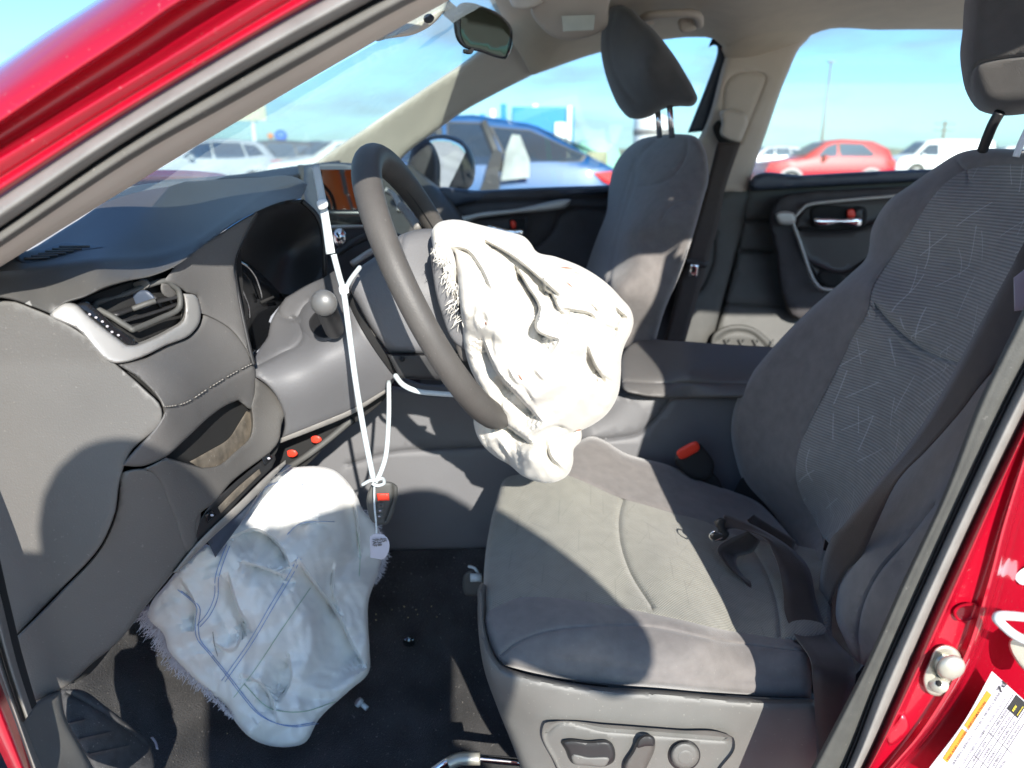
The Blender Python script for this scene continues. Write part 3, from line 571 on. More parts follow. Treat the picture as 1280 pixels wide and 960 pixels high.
pan('handle_recess', [(1013, 263), (1060, 258), (1082, 260), (1081, 282), (1050, 286), (1016, 283)], 1.985, M['void'], rd, R=3, step=5, back=.006)
pan('lock_knob', [(1059, 263), (1066, 261), (1069, 271), (1060, 272)], 1.972, M['rbtn'], rd, R=2, step=2, back=.01)
pan('lock_surround', [(1069, 260, 1), (1079, 260, 1), (1078, 275, 1), (1068, 275, 1)], 1.975, M['dark'], rd, R=2, step=4, back=.01)
sg = pan('speaker_grille', [(893, 416), (900, 411), (945, 411), (952, 416), (970, 436), (972, 450, 1), (888, 450, 1)], 1.99, M['doorl'], rd, R=4, roll=.01, step=5, back=.03, seams=[([(897, 424), (903, 419), (942, 419), (950, 426), (962, 440)], 2, .006)])
for i in range(7):
    x = 905+i*9
    wtube('grille_rib', [(x, 440, 1.982), (x+8*(-1)**i, 424, 1.982)], .0022, M['doorl'], sg, n=5, k=1)

# seat track and bits fixed to the car floor
wtube('seat_rail', [(535, 968, .86), (560, 951, .87), (580, 947, .88), (655, 953, .88)], .006, M['chrome'], car, n=8)
wtube('rail_lever', [(560, 955, .855), (575, 949, .86), (600, 948, .86)], .009, M['striker'], car, n=8)
# ------------------------------------------------------------------ dashboard
D = thing('dashboard', 'grey dashboard with blue-sheened top, silver-trimmed air vent and open pocket, ahead of the steering wheel', 'dashboard', (-.35, .9, .8))
DF = depthfn([(60, 390, .69), (146, 454, .698), (204, 515, .698), (150, 600, .7), (15, 850, .68), (82, 859, .7), (240, 660, .765), (251, 611, .765), (317, 456, .91), (318, 530, .905), (250, 400, .85), (320, 264, .94), (206, 349, .8), (350, 552, .93), (330, 480, .93), (180, 750, .745), (260, 500, .8)])
off = lambda k: (lambda P: DF(P)+k)
# top pad
pad_out = [(-80, 330, 1), (15, 322), (90, 280), (165, 234), (250, 226), (322, 222), (372, 222.5), (384, 230), (376, 248, 1), (350, 253), (320, 265), (294, 279), (256, 306), (219, 333), (187, 346), (161, 351), (131, 360), (105, 372), (82, 379), (63, 392, 1), (40, 383), (21, 376), (-80, 376, 1)]
PADC = [(15, 330, .72), (60, 388, .685), (-80, 350, .68), (131, 358, .72), (200, 340, .79), (256, 305, .85), (320, 264, .94), (376, 247, 1.09), (382, 230, 1.14), (322, 222, 1.25), (250, 226, 1.2), (165, 236, 1.05), (90, 290, .85), (200, 290, .92), (290, 250, 1.06), (-80, 376, .67), (120, 330, .745)]
PF = depthfn(PADC)
pan('dash_top', pad_out, PADC, M['pad'], D, R=4, roll=.006, step=9, back=.03,
    seams=[([(384, 231), (363, 231), (331, 242), (294, 268), (250, 300)], 3, -.006), ([(247, 303), (200, 320), (120, 326), (40, 336), (-60, 344)], 5, -.006)])
dv = pan('defrost_vent', [(18, 322), (62, 309), (75, 304), (110, 306), (130, 308), (96, 314), (60, 324), (24, 327)], lambda P: PF(P)-.0015, M['dark'], D, R=1.5, roll=.001, step=4, back=.002)
for i in range(6):
    t = i/5; wtube('vent_fin', [(30+t*44, 323-t*15, PF(np.array([[30+t*44, 323-t*15]]))[0]-.003), (62+t*50, 322-t*14, PF(np.array([[62+t*50, 322-t*14]]))[0]-.003)], .0011, M['pad'], dv, k=1, n=5)
pan('dash_backing', [(-70, 350, 1), (60, 372), (150, 350), (215, 335), (300, 300, 1), (312, 440), (318, 470), (330, 480), (350, 552), (300, 620), (250, 680), (180, 755), (80, 855), (20, 820, 1), (-70, 640, 1)], lambda P: np.maximum(DF(P), .695)+.036, M['void'], D, R=0, step=14, back=.02)  # black sheet added behind the panels to stop light through their seams
# instrument hood, dark inside wall and dial glass
pan('hood_inner_wall', [(305, 280, 1), (322, 262, 1), (350, 252), (377, 249, 1), (400, 274), (405, 300), (407, 352, 1), (357, 374, 1), (330, 350), (296, 322, 1), (298, 300)], [(305, 290, .99), (377, 250, 1.14), (407, 352, 1.14), (357, 372, 1.12), (300, 320, 1.02), (350, 310, 1.16)], M['dark'], D, R=3, step=9, back=.02)
wtube('hood_edge', [(377, 251, 1.12), (396, 270, 1.125), (404, 296, 1.125), (406, 330, 1.125), (407, 356, 1.13)], .004, M['dark'], D, n=8)
cl = pan('instrument_cluster', [(294, 322, 1), (308, 328), (330, 345), (357, 374, 1), (345, 388), (336, 402), (344, 410), (330, 430), (314, 446, 1), (303, 400)], [(294, 322, 1.0), (357, 374, 1.13), (314, 446, 1.0), (340, 400, 1.1)], M['piano'], D, R=3, roll=.004, step=7, back=.02)
wtube('dial_ring', [(297, 326, 1.0), (310, 334, 1.02), (320, 348, 1.045), (326, 366, 1.06), (327, 374, 1.065)], .0016, M['chrome'], cl, n=6)
wtube('dial_ring', [(300, 356, .99), (306, 370, 1.0), (311, 384, 1.015), (312, 398, 1.02)], .0012, M['chrome'], cl, n=6)
wtube('dial_needle', [(326, 378, 1.06), (342, 371, 1.075)], .0022, M['void'], cl, n=5, k=1)
# bezel panel between vent and cluster
pan('cluster_bezel', [(206, 350, 1), (219, 332), (247, 308), (275, 292), (300, 276), (322, 264, 1), (311, 283), (303, 300), (295, 319), (292.5, 337), (295, 352), (297, 366), (301, 388), (310, 430), (317, 458, 1), (306, 434), (285, 409), (268, 399), (250, 391, 1), (245, 369), (233, 366), (225, 360)], off(.0), M['plas2'], D, R=3, roll=.004, step=7, back=.03)
wtube('bezel_edge', [(322, 265, .955), (306, 294, .945), (294, 320, .93), (292.5, 337, .925), (297, 366, .92), (311, 432, .912), (317, 456, .91)], .0028, M['dark'], D, n=8)
# stitched knee pad
kp = pan('knee_pad', [(146, 455, 1), (157, 453), (180, 447), (206, 433), (240, 418), (250, 405), (254, 391, 1), (268, 397), (286, 408), (302, 425), (312, 442), (318, 458), (319, 488), (314, 512), (298, 500, 1), (280, 508), (262, 521), (235, 546), (202, 574), (176, 583), (152, 582, 1), (162, 570), (200, 526), (205, 516), (203, 508), (180, 478)], off(.004), M['plas2'], D, R=4, roll=.006, step=6, back=.05,
         seams=[([(206, 512), (232, 507), (262, 488), (290, 471), (318, 457)], 1.6, .0018), ([(150, 456), (180, 459), (215, 472), (235, 495)], 12, -.004)])
for i in range(26):                                        # the stitches of the seam
    t0 = i/26; P0 = np.array([(206, 508.5), (232, 503.5), (262, 484.5), (290, 467.5), (317, 453.5)]); q = spline3(np.c_[P0, np.zeros(5)], 8)
    a = q[int(t0*(len(q)-1))]; b = q[min(len(q)-1, int((t0+.03)*(len(q)-1))+1)]
    b = a+(b-a)*.55
    wtube('stitch', [(a[0], a[1], DF(a[None, :2])[0]+.0025), ((a[0]+b[0])/2, (a[1]+b[1])/2, DF(a[None, :2])[0]+.0012), (b[0], b[1], DF(b[None, :2])[0]+.0025)], .0007, M['seal'], kp, k=1, n=5)
# end panel that the closed door covers
ep = pan('dash_end_panel', [(-90, 376, 1), (0, 376), (19, 377), (40, 385), (62, 394), (97, 413), (146, 456, 1), (180, 486), (202, 511), (203, 518), (161, 569), (150, 600), (144, 640), (131, 673), (75, 738), (14, 801, 1), (0, 745), (-40, 690), (-90, 640, 1)],
    lambda P: .7-.00016*np.maximum(452-P[:, 1], 0)+.00003*np.maximum(P[:, 1]-600, 0)*(1-P[:, 0]/400), M['plas'], D, R=3, roll=.003, step=9, back=.05)
tv = pan('demister_outlet', [(-30, 390), (0, 391), (12, 395), (29, 414), (30, 420), (-30, 420)], .704, M['silver'], D, R=3, roll=.004, step=4, back=.01)
pan('outlet_hollow', [(-26, 394), (2, 395), (12, 402), (22, 414), (-26, 415)], .7025, M['void'], tv, R=1, step=5, back=.002)
for i in range(2): wtube('outlet_fin', [(-4+i*9, 393+i*3, .701), (8+i*9, 416, .701)], .0011, M['pad'], tv, k=1, n=5)
# silver vent bezel and the vent itself
pan('vent_bezel', [(63, 391), (72, 383), (82, 378), (93, 379.5), (112, 396), (136, 415), (158, 431.5, 1), (168, 432), (186, 426), (212, 413), (229, 401), (231.5, 385), (229, 367, 1), (244, 369), (250.5, 385), (249, 404), (240, 416.5), (206, 432.5), (176, 447), (156, 453), (146, 454), (96, 411)], off(-.008), M['silver'], D, R=4, roll=.007, step=5, back=.03)
vt = pan('air_vent', [(92, 380, 1), (110, 370), (140, 359), (165, 351), (190, 345), (206, 348, 1), (225, 361), (230, 368, 1), (231, 400), (190, 424), (166, 434, 1), (130, 410)], off(.03), M['void'], D, R=2, step=8, back=.02)
wtube('vent_frame', [(118, 381, .745), (150, 370, .775), (202, 351.5, .805), (216, 357, .815), (224, 366, .82), (223, 386, .815), (200, 398, .79), (169, 411, .75), (162, 410, .745), (140, 396, .74)], .0032, M['doorl'], vt, closed=True, k=5, n=8)
wtube('vent_blade', [(140, 394, .75), (175, 382, .785), (222, 370, .825)], .0025, M['dark'], vt, n=6, flat=3)
wtube('vent_blade', [(152, 402, .755), (185, 393, .785), (222, 380, .825)], .002, M['dark'], vt, n=6, flat=2)
for i in range(6):
    x = 133+i*14
    wtube('vent_fin', [(x, 380-i*4.5, .775+.01*i), (x+17, 402-i*3.6, .775+.01*i)], .0018, M['dark'], vt, k=1, n=6, flat=3)
pan('vent_tab', [(164, 369), (184, 363), (194, 376), (190, 381), (170, 386)], .785, M['pblue'], vt, R=3, roll=.003, step=4, back=.02)
wtube('vent_tab', [(166, 386, .77), (182, 380, .775), (194, 376, .782)], .003, M['doorl'], vt, n=10)
pan('vent_end', [(203, 352), (212, 352), (222, 361), (223, 370), (212, 373), (202, 366)], off(.006), M['plas'], vt, R=3, roll=.004, step=4, back=.02)
pan('vent_tab', [(160, 360), (186, 351), (188, 354), (168, 366)], .79, M['plas'], vt, R=2, step=4, back=.01)
cs = pan('control_strip', [(94, 380, 1), (110, 378), (118, 384), (140, 405), (168, 430), (162, 433, 1), (136, 414), (112, 394)], off(-.001), M['piano'], D, R=2, roll=.003, step=4, back=.01)
for x, y in ((112, 393), (120, 397), (128, 402), (134, 408), (140, 415), (148, 419)):
    ball('indicator_dot', W(x, y, DF(np.array([[x, y]]))[0]-.003), .0012, M['paper'], cs, (1.3, .5, 1), 8)
# pocket, its surround and the panel below
pan('pocket_surround', [(152, 590, 1), (176, 587), (192, 580), (207, 572, 1), (228, 578), (252, 585, 1), (270, 583), (296, 563), (313, 546), (316, 530), (314, 508, 1), (318, 492), (319, 472, 1), (334, 482), (347, 495), (357, 510), (352, 530), (348, 552), (336, 567, 1), (290, 602), (262, 633), (252, 640), (246, 652), (247, 678, 1), (238, 690), (215, 640), (186, 588)], off(.002), M['plas'], D, R=3, roll=.004, step=6, back=.04)
pan('open_pocket', [(176, 585, 1), (202, 568), (240, 535), (270, 512), (298, 494, 1), (312, 508), (318, 530), (312, 555), (270, 590), (252, 592, 1), (220, 585)], off(.05), M['void'], D, R=1, step=8, back=.01)
pan('pocket_back_wall', [(232, 545), (262, 520), (298, 497, 1), (306, 504, 1), (300, 524), (285, 545), (258, 565), (236, 576, 1)], off(.044), M['dark'], D, R=2, step=8, back=.005)
pan('pocket_mat', [(237, 577, 1), (262, 563), (286, 548), (298, 530), (308, 514, 1), (314, 516), (316, 545), (305, 562), (272, 584), (252, 587, 1)], off(.03), M['brown'], D, R=2, roll=.003, step=5, back=.01)
lp = pan('lower_dash_panel', [(150, 592, 1), (160, 588), (182, 586), (210, 600), (240, 618), (251, 640), (249, 662), (240, 682), (216, 716), (187, 752), (144, 806), (118, 827), (82, 859), (41, 878, 1), (28, 840), (14, 803, 1), (75, 741), (130, 677), (145, 640)], off(.004), M['plas'], D, R=3.5, roll=.005, step=8, back=.06)
ss = pan('switch_strip', [(245, 678, 1), (247, 658), (256, 640), (290, 606), (337, 568, 1), (344, 570), (340, 585, 1), (300, 624), (262, 668)], off(.004), M['dark'], D, R=2, roll=.003, step=5, back=.02)
pan('blank_cover', [(272, 634, 1), (296, 610), (324, 586, 1), (326, 592, 1), (300, 618), (276, 642, 1)], off(.0), M['brown'], ss, R=1.5, roll=.002, step=5, back=.006)
for x, y in ((262, 646), (333, 575)):
    b = pan('switch', [(x-6, y-2, 1), (x+3, y-9, 1), (x+8, y-2, 1), (x-2, y+8, 1)], off(-.001), M['piano'], ss, R=2, roll=.003, step=3, back=.008)
    ball('switch_symbol', W(x+3, y-2, DF(np.array([[x, y]]))[0]-.0035), .0016, M['paper'], b, (1.4, .5, 1), 8)
pan('lower_lip', [(216, 716, 1), (245, 680), (300, 627), (343, 586), (357, 575, 1), (357, 580, 1), (300, 640), (262, 675), (222, 716, 1)], off(-.002), M['seal'], D, R=3, roll=.004, step=6, back=.02)
pan('dark_gap_strip', [(259, 676, 1), (310, 628), (356, 580, 1), (365, 582, 1), (335, 605), (300, 655), (269, 697, 1)], off(.02), M['pblue'], D, R=1, step=7, back=.01)  # dark strip painted in for the shaded gap behind the lip
# steering column shroud
SC = depthfn([(317, 460, .93), (350, 552, .97), (402, 350, 1.08), (430, 338, 1.02), (497, 468, .99), (440, 512, 1.0), (400, 440, .955), (330, 430, 1.0), (360, 400, 1.06), (440, 385, .98)])
sh = pan('column_shroud', [(357, 372, 1), (380, 358), (403, 348, 1), (425, 334, 1), (432, 360), (440, 380), (452, 403), (475, 438), (497, 470, 1), (484, 487), (440, 513), (395, 532), (352, 549, 1), (356, 530), (348, 500), (330, 478), (317, 470, 1), (318, 453), (322, 440), (335, 420), (338, 404), (346, 388)], SC, M['hub'], D, R=5, roll=.008, step=7, back=.04,
         seams=[([(317, 459), (335, 450), (352, 441), (372, 430), (377, 422), (376, 410), (365, 396)], 2.2, .005), ([(344, 386), (352, 396), (366, 398), (384, 380)], 3, .008)])
pan('shroud_gap', [(430, 350, 1), (437, 362), (447, 388), (463, 412), (482, 442), (500, 468, 1), (492, 470, 1), (470, 440), (450, 408), (438, 384), (429, 360)], lambda P: SC(P)-.006, M['void'], sh, R=1, step=5, back=.004)
pan('stalk_collar', [(373, 394), (380, 380), (400, 372), (424, 384), (434, 402), (428, 420), (405, 430), (384, 424), (374, 410)], lambda P: SC(P)-.006, M['hub'], sh, R=14, roll=.018, step=4, back=.006)
pan('stalk_slot', [(386, 402), (392, 392), (406, 388), (420, 392), (425, 404), (420, 416), (408, 422), (394, 418)], lambda P: SC(P)-.009, M['dark'], sh, R=3, roll=-.004, step=4, back=.002)
sk = wtube('indicator_stalk', [(418, 412, .95), (412, 396, .9), (407, 384, .865)], [.0125, .013, .0115], M['dark'], D, n=18)
ball('stalk_knob', W(405, 378.5, .85), .0155, M['chrome2'], sk, (1, .75, 1), 22)
pan('shroud_lower_lip', [(350, 548, 1), (395, 530), (440, 511), (486, 484, 1), (486, 489, 1), (440, 518), (395, 537), (350, 554, 1)], lambda P: SC(P)-.003, M['seal'], sh, R=2, roll=.003, step=5, back=.01)
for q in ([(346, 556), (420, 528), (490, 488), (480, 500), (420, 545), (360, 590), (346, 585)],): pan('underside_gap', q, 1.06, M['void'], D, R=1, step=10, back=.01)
for x, y in ((366, 567), (396, 549.5)):
    pan('red_clip', [(x-7, y-3), (x+3, y-4), (x+6, y), (x+3, y+3.5), (x-6, y+3)], 1.03, M['rbtn'], D, R=1.5, roll=.002, step=3, back=.012)
wtube('release_lever', [(352, 590, 1.04), (380, 572, 1.04), (412, 548, 1.05), (440, 524, 1.06)], .005, M['doorl'], D, n=8)
# passenger half of the dash and centre controls, seen past the wheel
pan('passenger_dash', [(372, 206, 1), (400, 205), (460, 204), (516, 206, 1), (560, 246), (600, 300, 1), (600, 500, 1), (400, 500, 1), (380, 300)], [(372, 206, 1.62), (460, 204, 1.9), (560, 250, 1.98), (600, 400, 1.75), (400, 500, 1.45), (380, 300, 1.5)], M['pad'], D, R=8, roll=.05, step=12, back=.05)
pan('centre_controls', [(398, 282, 1), (460, 280), (520, 300, 1), (520, 370, 1), (410, 370, 1)], [(398, 282, 1.36), (520, 300, 1.45), (410, 370, 1.33)], M['dark'], D, R=3, roll=.01, step=9, back=.04)
ball('climate_knob', W(425, 297, 1.33), .017, M['chrome'], D, (.7, .7, 1), 18)
wtube('control_bar', [(415, 322, 1.32), (440, 304, 1.34), (470, 290, 1.38)], .007, M['dark'], D, n=8)
wtube('control_bar', [(440, 330, 1.31), (458, 318, 1.33), (476, 308, 1.36)], .006, M['silver'], D, n=8)
wtube('dash_trim_bar', [(404, 284, 1.34), (450, 283, 1.37), (490, 283, 1.42)], .003, M['silver'], D, n=6)
wtube('vent_trim', [(481, 237, 1.5), (492, 244, 1.5), (499, 256, 1.48), (499, 264, 1.47)], .006, M['silver'], D, n=8)
wtube('wiper_stalk', [(500, 256, 1.2), (512, 270, 1.18), (524, 285, 1.15)], [.006, .007, .0085], M['seal'], D, n=10)

scr = thing('touchscreen', 'upright dashboard touchscreen reflecting an orange vest, left of the wheel rim', 'screen', W(420, 250, 1.36))
sf = depthfn([(386, 206, 1.38), (460, 206, 1.4), (386, 284, 1.38)])
pan('screen_housing', [(380, 208, 1), (392, 205), (470, 206, 1), (470, 284, 1), (410, 285), (398, 277), (381, 250)], lambda P: sf(P)+.004, M['pblue'], scr, R=3, roll=.006, step=6, back=.03)
pan('screen_panel', [(396, 212, 1), (468, 212, 1), (468, 262, 1), (404, 262, 1)], lambda P: sf(P)+.001, M['screen'], scr, R=0, step=12, back=.002)
pan('button_bar', [(404, 263, 1), (468, 263, 1), (468, 281, 1), (410, 281, 1)], lambda P: sf(P)+.002, M['piano'], scr, R=1, roll=.002, step=8, back=.003)

# ------------------------------------------------------------------ steering wheel
SWC = np.array([-.0931, .983, CAMZ-.1713]); TL, YW = .4591, -.0436
an = np.array([math.cos(TL)*math.cos(YW), math.cos(TL)*math.sin(YW), math.sin(TL)]); au = np.array([-math.sin(TL)*math.cos(YW), -math.sin(TL)*math.sin(YW), math.cos(TL)]); al = np.cross(an, au)
sw = thing('steering_wheel', 'dark leather steering wheel with the burst airbag hanging from its hub', 'steering wheel', SWC)
ring = lambda a, r=.185, o=0: SWC+r*(math.cos(a)*au+math.sin(a)*al)+o*an
tube('wheel_rim', [ring(2*math.pi*i/48) for i in range(48)], [.0168+.0016*math.cos(4*math.pi*i/48*1) for i in range(49)], M['rim'], sw, k=3, n=20, closed=True)
tube('rim_seam', [ring(2*math.pi*i/48, .1686) for i in range(48)], .0009, M['dark'], sw, k=2, n=5, closed=True)
hubf = depthfn([(440, 345, .97), (500, 292, 1.0), (560, 290, 1.02), (590, 460, .98), (500, 440, .96), (540, 360, .97)])
hb = pan('hub_cover', [(436, 348), (446, 337), (470, 320), (500, 294), (520, 287), (552, 286, 1), (600, 300, 1), (610, 440, 1), (560, 443), (520, 443), (486, 441, 1), (464, 412), (449, 384)], hubf, M['hub'], sw, R=10, roll=.02, step=8, back=.05, seams=[([(506, 286), (503, 300), (500, 316)], 2, .004)])
pan('lower_spoke', [(484, 443, 1), (600, 443, 1), (604, 490, 1), (552, 476), (520, 474), (500, 473, 1)], lambda P: hubf(P)-.004, M['dark'], sw, R=3, roll=.006, step=6, back=.03)
pan('spoke_trim', [(548, 352), (556, 366), (572, 398), (588, 450), (582, 452), (566, 420), (552, 386), (546, 366)], .93, M['rim'], sw, R=3, roll=.004, step=5, back=.02)
pan('airbag_cover_flap', [(540, 310), (548, 322), (560, 352), (580, 400), (588, 440), (570, 430), (552, 392), (542, 350)], .925, M['hub'], sw, R=4, roll=.006, step=5, back=.02)
wtube('hub_screw', [(502, 449, .952), (503, 449, .945)], .0035, M['void'], sw, n=8)

# ------------------------------------------------------------------ driver airbag: burst white bag
def tri(u): return 2*np.abs(u-np.floor(u)-.5)
def folds(lst, n1=.006, s1=16, n2=.0035, s2=7, seed=0, ang=55):
    cs = [(curve(pl, 4, False), wd*1.35, h*1.25) for pl, wd, h in lst]
    def f(P):
        x, y = P[:, 0], P[:, 1]
        y0 = np.zeros(len(P))
        for q, (lam, am, da) in enumerate(((s1*1.9, n1*.5, 0), (s1*1.15, n1*.28, 38), (s1*.9, n1*.22, -31), (s2*1.8, n2*.5, 12), (s2, n2*.35, -48), (s2*.8, n2*.25, 70))):
            t = math.radians(ang+da); k = lam*1.6
            wx = x+lam*.9*(vnoise(x/k, y/k, seed+q)-.5)*2+lam*.3*vnoise(x/k*2.3, y/k*2.3, seed+q+9); wy = y+lam*.9*(vnoise(x/k, y/k, seed+q+4)-.5)*2
            m_ = np.clip(vnoise(x/lam/1.7, y/lam/1.7, seed+q+13)*2.2-.5, 0, 1)
            y0 = y0+am*tri((wx*math.sin(t)-wy*math.cos(t))/lam)*(.25+.75*m_)
        for c, wd, h in cs:
            k = np.argmin(((P[:, None, :2]-c[None])**2).sum(-1), 1); t = np.gradient(c, axis=0)[k]; dv_ = P[:, :2]-c[k]
            ln = np.maximum(np.linalg.norm(t, axis=1), 1e-6); ch = c[-1]-c[0]; sg_ = np.sign(ch[0]*.85+ch[1]*.5) or 1
            sd_ = sg_*(t[:, 0]*dv_[:, 1]-t[:, 1]*dv_[:, 0])/ln; di = np.sqrt((dv_**2).sum(1)); h = abs(h)
            fade = np.clip(np.minimum(k, len(c)-1-k)/5., 0, 1)
            y0 = y0+1.5*h*fade*np.where(sd_ > 0, np.exp(-(di/wd/1.7)**1.4)*np.clip(sd_/3.5, 0, 1), 0)
        return y0
    return f
SCORCH = mat('scorch', (.3, .14, .09), .9, 0, .3, 80, 0)
ab = thing('airbag', 'burst white driver airbag hanging crumpled from the steering wheel hub', 'airbag', W(660, 440, .95))
AF = [([(560, 307), (585, 312), (600, 330), (618, 368)], 5, .012), ([(600, 296), (640, 318), (680, 350), (705, 372)], 9, .02), ([(645, 330), (660, 356), (676, 385), (672, 410), (700, 424)], 11, .028), ([(672, 358), (690, 366), (700, 385), (712, 398)], 7, -.018),
      ([(700, 383), (716, 386), (740, 392), (752, 408)], 6, .014), ([(755, 380), (758, 395), (756, 405)], 4, .012), ([(790, 388), (775, 404), (770, 440)], 8, -.01), ([(735, 430), (745, 455), (760, 478)], 10, .022), ([(604, 420), (622, 462), (655, 500), (680, 528)], 9, .026),
      ([(606, 388), (610, 402), (605, 412)], 4, .012), ([(634, 456), (648, 478), (652, 480)], 5, .012), ([(720, 540), (700, 530), (660, 545)], 6, .014), ([(616, 515), (640, 535), (670, 556)], 10, .022), ([(685, 548), (690, 570), (710, 590)], 6, .016),
      ([(764, 378), (780, 392), (792, 402)], 4, .012), ([(742, 352), (720, 340), (700, 337)], 5, .008), ([(718, 392), (705, 414), (700, 424)], 4, -.014), ([(620, 545), (640, 575), (650, 600)], 8, .014), ([(730, 372), (748, 388), (756, 404)], 3.5, .01), ([(745, 398), (765, 408), (785, 412)], 3.5, .01), ([(575, 285), (600, 290), (640, 300)], 5, -.008)]
for _ in range(26):
    x_, y_ = 590+rng.random()*185, 300+rng.random()*215; a_ = math.radians(58+rng.normal()*26); l_ = 16+rng.random()*26
    if y_ > 275+(x_-560)*.45 and x_ < 775: AF.append(([(x_, y_), (x_+l_*.5*math.cos(a_)+rng.normal()*3, y_+l_*.5*math.sin(a_)), (x_+l_*math.cos(a_), y_+l_*math.sin(a_))], 3+rng.random()*3, .004+rng.random()*.006))
bdep = depthfn([(540, 305, .93), (560, 278, .95), (600, 282, .97), (660, 300, .95), (760, 360, .96), (790, 400, .98), (775, 470, .96), (735, 530, .95), (680, 420, .82), (640, 360, .85), (620, 470, .83), (580, 420, .88), (690, 500, .84), (600, 500, .87), (720, 430, .85), (575, 360, .87)])
GD = lambda L_: [(pl, 1.8, 0) for pl, _, _ in L_]
pan('bag_cushion', [(540, 288), (547, 279), (560, 275), (578, 275.5), (592, 279), (612, 284), (632, 289), (658, 298), (664, 305), (669, 313), (695, 321), (728, 334), (748, 346), (763, 358), (776, 372), (789, 388), (792, 402), (790, 412), (780, 434), (777, 446), (776, 468), (773, 492), (758, 518), (739, 532), (716, 542), (700, 549), (672, 560), (650, 545), (626, 524), (612, 506), (596, 478), (586, 456), (580, 430), (577, 400), (573, 362), (570, 330), (567, 317), (545, 318), (540, 304)],
    bdep, M['bag'], ab, R=8, roll=.03, step=3.1, back=.1, disp=folds(AF, .034, 38, .004, 12, 1, 58), seams=GD(AF))
bfold = folds(AF, .034, 38, .004, 12, 1, 58); BY = lambda x, y: float(bdep(np.array([[x, y]], float))[0]+bfold(np.array([[x, y]], float))[0])
for x0, y0, x1, y1 in ((700, 334.5, 716, 335.5), (707, 352, 716, 360), (606, 402, 609, 407), (648, 468, 653, 476), (727, 537, 720, 538.5)):
    wtube('scorch_mark', [(x0, y0, BY(x0, y0)), ((x0+x1)/2, (y0+y1)/2, BY((x0+x1)/2, (y0+y1)/2)-.0003), (x1, y1, BY(x1, y1))], [.0002, .0012, .0002], SCORCH, ab, k=2, n=6)
l2 = depthfn([(594, 510, .93), (616, 500, .92), (672, 545, .93), (725, 545, .96), (716, 590, .95), (672, 602, .93), (638, 583, .95), (660, 570, .87), (690, 575, .885), (620, 545, .91)])
pan('bag_lower_lobe', [(594, 508), (612, 498), (640, 505), (690, 520), (726, 536), (726, 551), (718, 560), (716, 580), (711, 592), (692, 603), (674, 602.5), (652, 594), (638, 582), (618, 570), (601, 553), (594, 538), (592, 520)], l2, M['bag'], ab, R=7, roll=.025, step=3.1, back=.08, disp=folds(AF[11:14]+AF[17:18]+[([(604, 535), (616, 560), (632, 578)], 5, .012), ([(640, 540), (652, 565), (655, 592)], 6, -.012)], .026, 26, .008, 10, 5, 62), seams=GD(AF[11:14]+AF[17:18]))
V = []; F = []
def hair(V, F, a, b, wd):
    a, b = np.array(a), np.array(b); s = np.cross(b-a, (0, 1, 0)); s = s/max(np.linalg.norm(s), 1e-6)*wd; m_ = (a+b)/2+rng.normal(size=3)*np.linalg.norm(b-a)*.12; n = len(V)
    V += [a-s, a+s, m_-s*.8, m_+s*.8, b-s*.3, b+s*.3]; F += [(n, n+1, n+3, n+2), (n+2, n+3, n+5, n+4)]
for i in range(220):
    t = rng.random(); P = spline3([(546, 312, 0), (556, 322, 0), (562, 345, 0), (572, 368, 0), (570, 386, 0), (578, 402, 0)], 6); p = P[int(t*(len(P)-1))]
    x, y = p[0]+rng.normal()*3, p[1]+rng.normal()*3; Y = .9+rng.random()*.05
    hair(V, F, W(x, y, Y), W(x-4+rng.normal()*5, y+4+rng.random()*10, Y-.01*rng.random()), .0006)
mk('frayed_edge', V, F, M['bag'], ab, kind='stuff')
pan('torn_panel', [(544, 300), (560, 306), (570, 330), (571, 350), (566, 372), (558, 352), (550, 330), (541, 316)], .915, M['bag'], ab, R=5, roll=.02, step=3, back=.01, disp=folds([], .014, 6, .006, 3, 9))

# ------------------------------------------------------------------ knee airbag
kb = thing('knee_airbag', 'burst pale knee airbag with blue stitched lines hanging below the dashboard', 'airbag', W(330, 760, .9))
kdep = depthfn([(351, 586, .98), (400, 583, 1.0), (440, 605, 1.03), (470, 660, 1.06), (477, 711, 1.07), (461, 745, 1.02), (461, 830, .96), (380, 930, .875), (350, 900, .86), (320, 926, .865), (262, 866, .86), (206, 810, .86), (180, 765, .85), (225, 709, .84), (284, 664, .88), (330, 700, .88), (330, 820, .875), (400, 700, .94), (390, 640, .96), (420, 800, .94), (260, 760, .845)])
KF = [([(285, 672), (320, 660), (350, 680), (366, 712)], 12, .02), ([(300, 700), (340, 712), (372, 726)], 8, .016), ([(372, 697), (400, 735), (425, 770), (445, 810), (460, 835)], 14, -.022), ([(286, 715), (300, 760), (318, 790)], 12, .018), ([(362, 815), (365, 850), (350, 880)], 12, .018),
      ([(420, 700), (418, 740), (430, 770)], 9, .012), ([(264, 800), (290, 812), (300, 790), (292, 770)], 6, .01), ([(330, 650), (360, 640), (400, 642)], 9, -.012), ([(345, 590), (372, 612), (380, 640)], 10, .012), ([(225, 720), (245, 756), (244, 790)], 8, -.012), ([(360, 668), (372, 655), (420, 651)], 5, .008), ([(300, 840), (330, 856), (350, 905)], 9, -.01), ([(440, 606), (448, 650), (452, 700)], 10, .014)]
kfold = folds(KF, .03, 46, .006, 15, 11, 118)
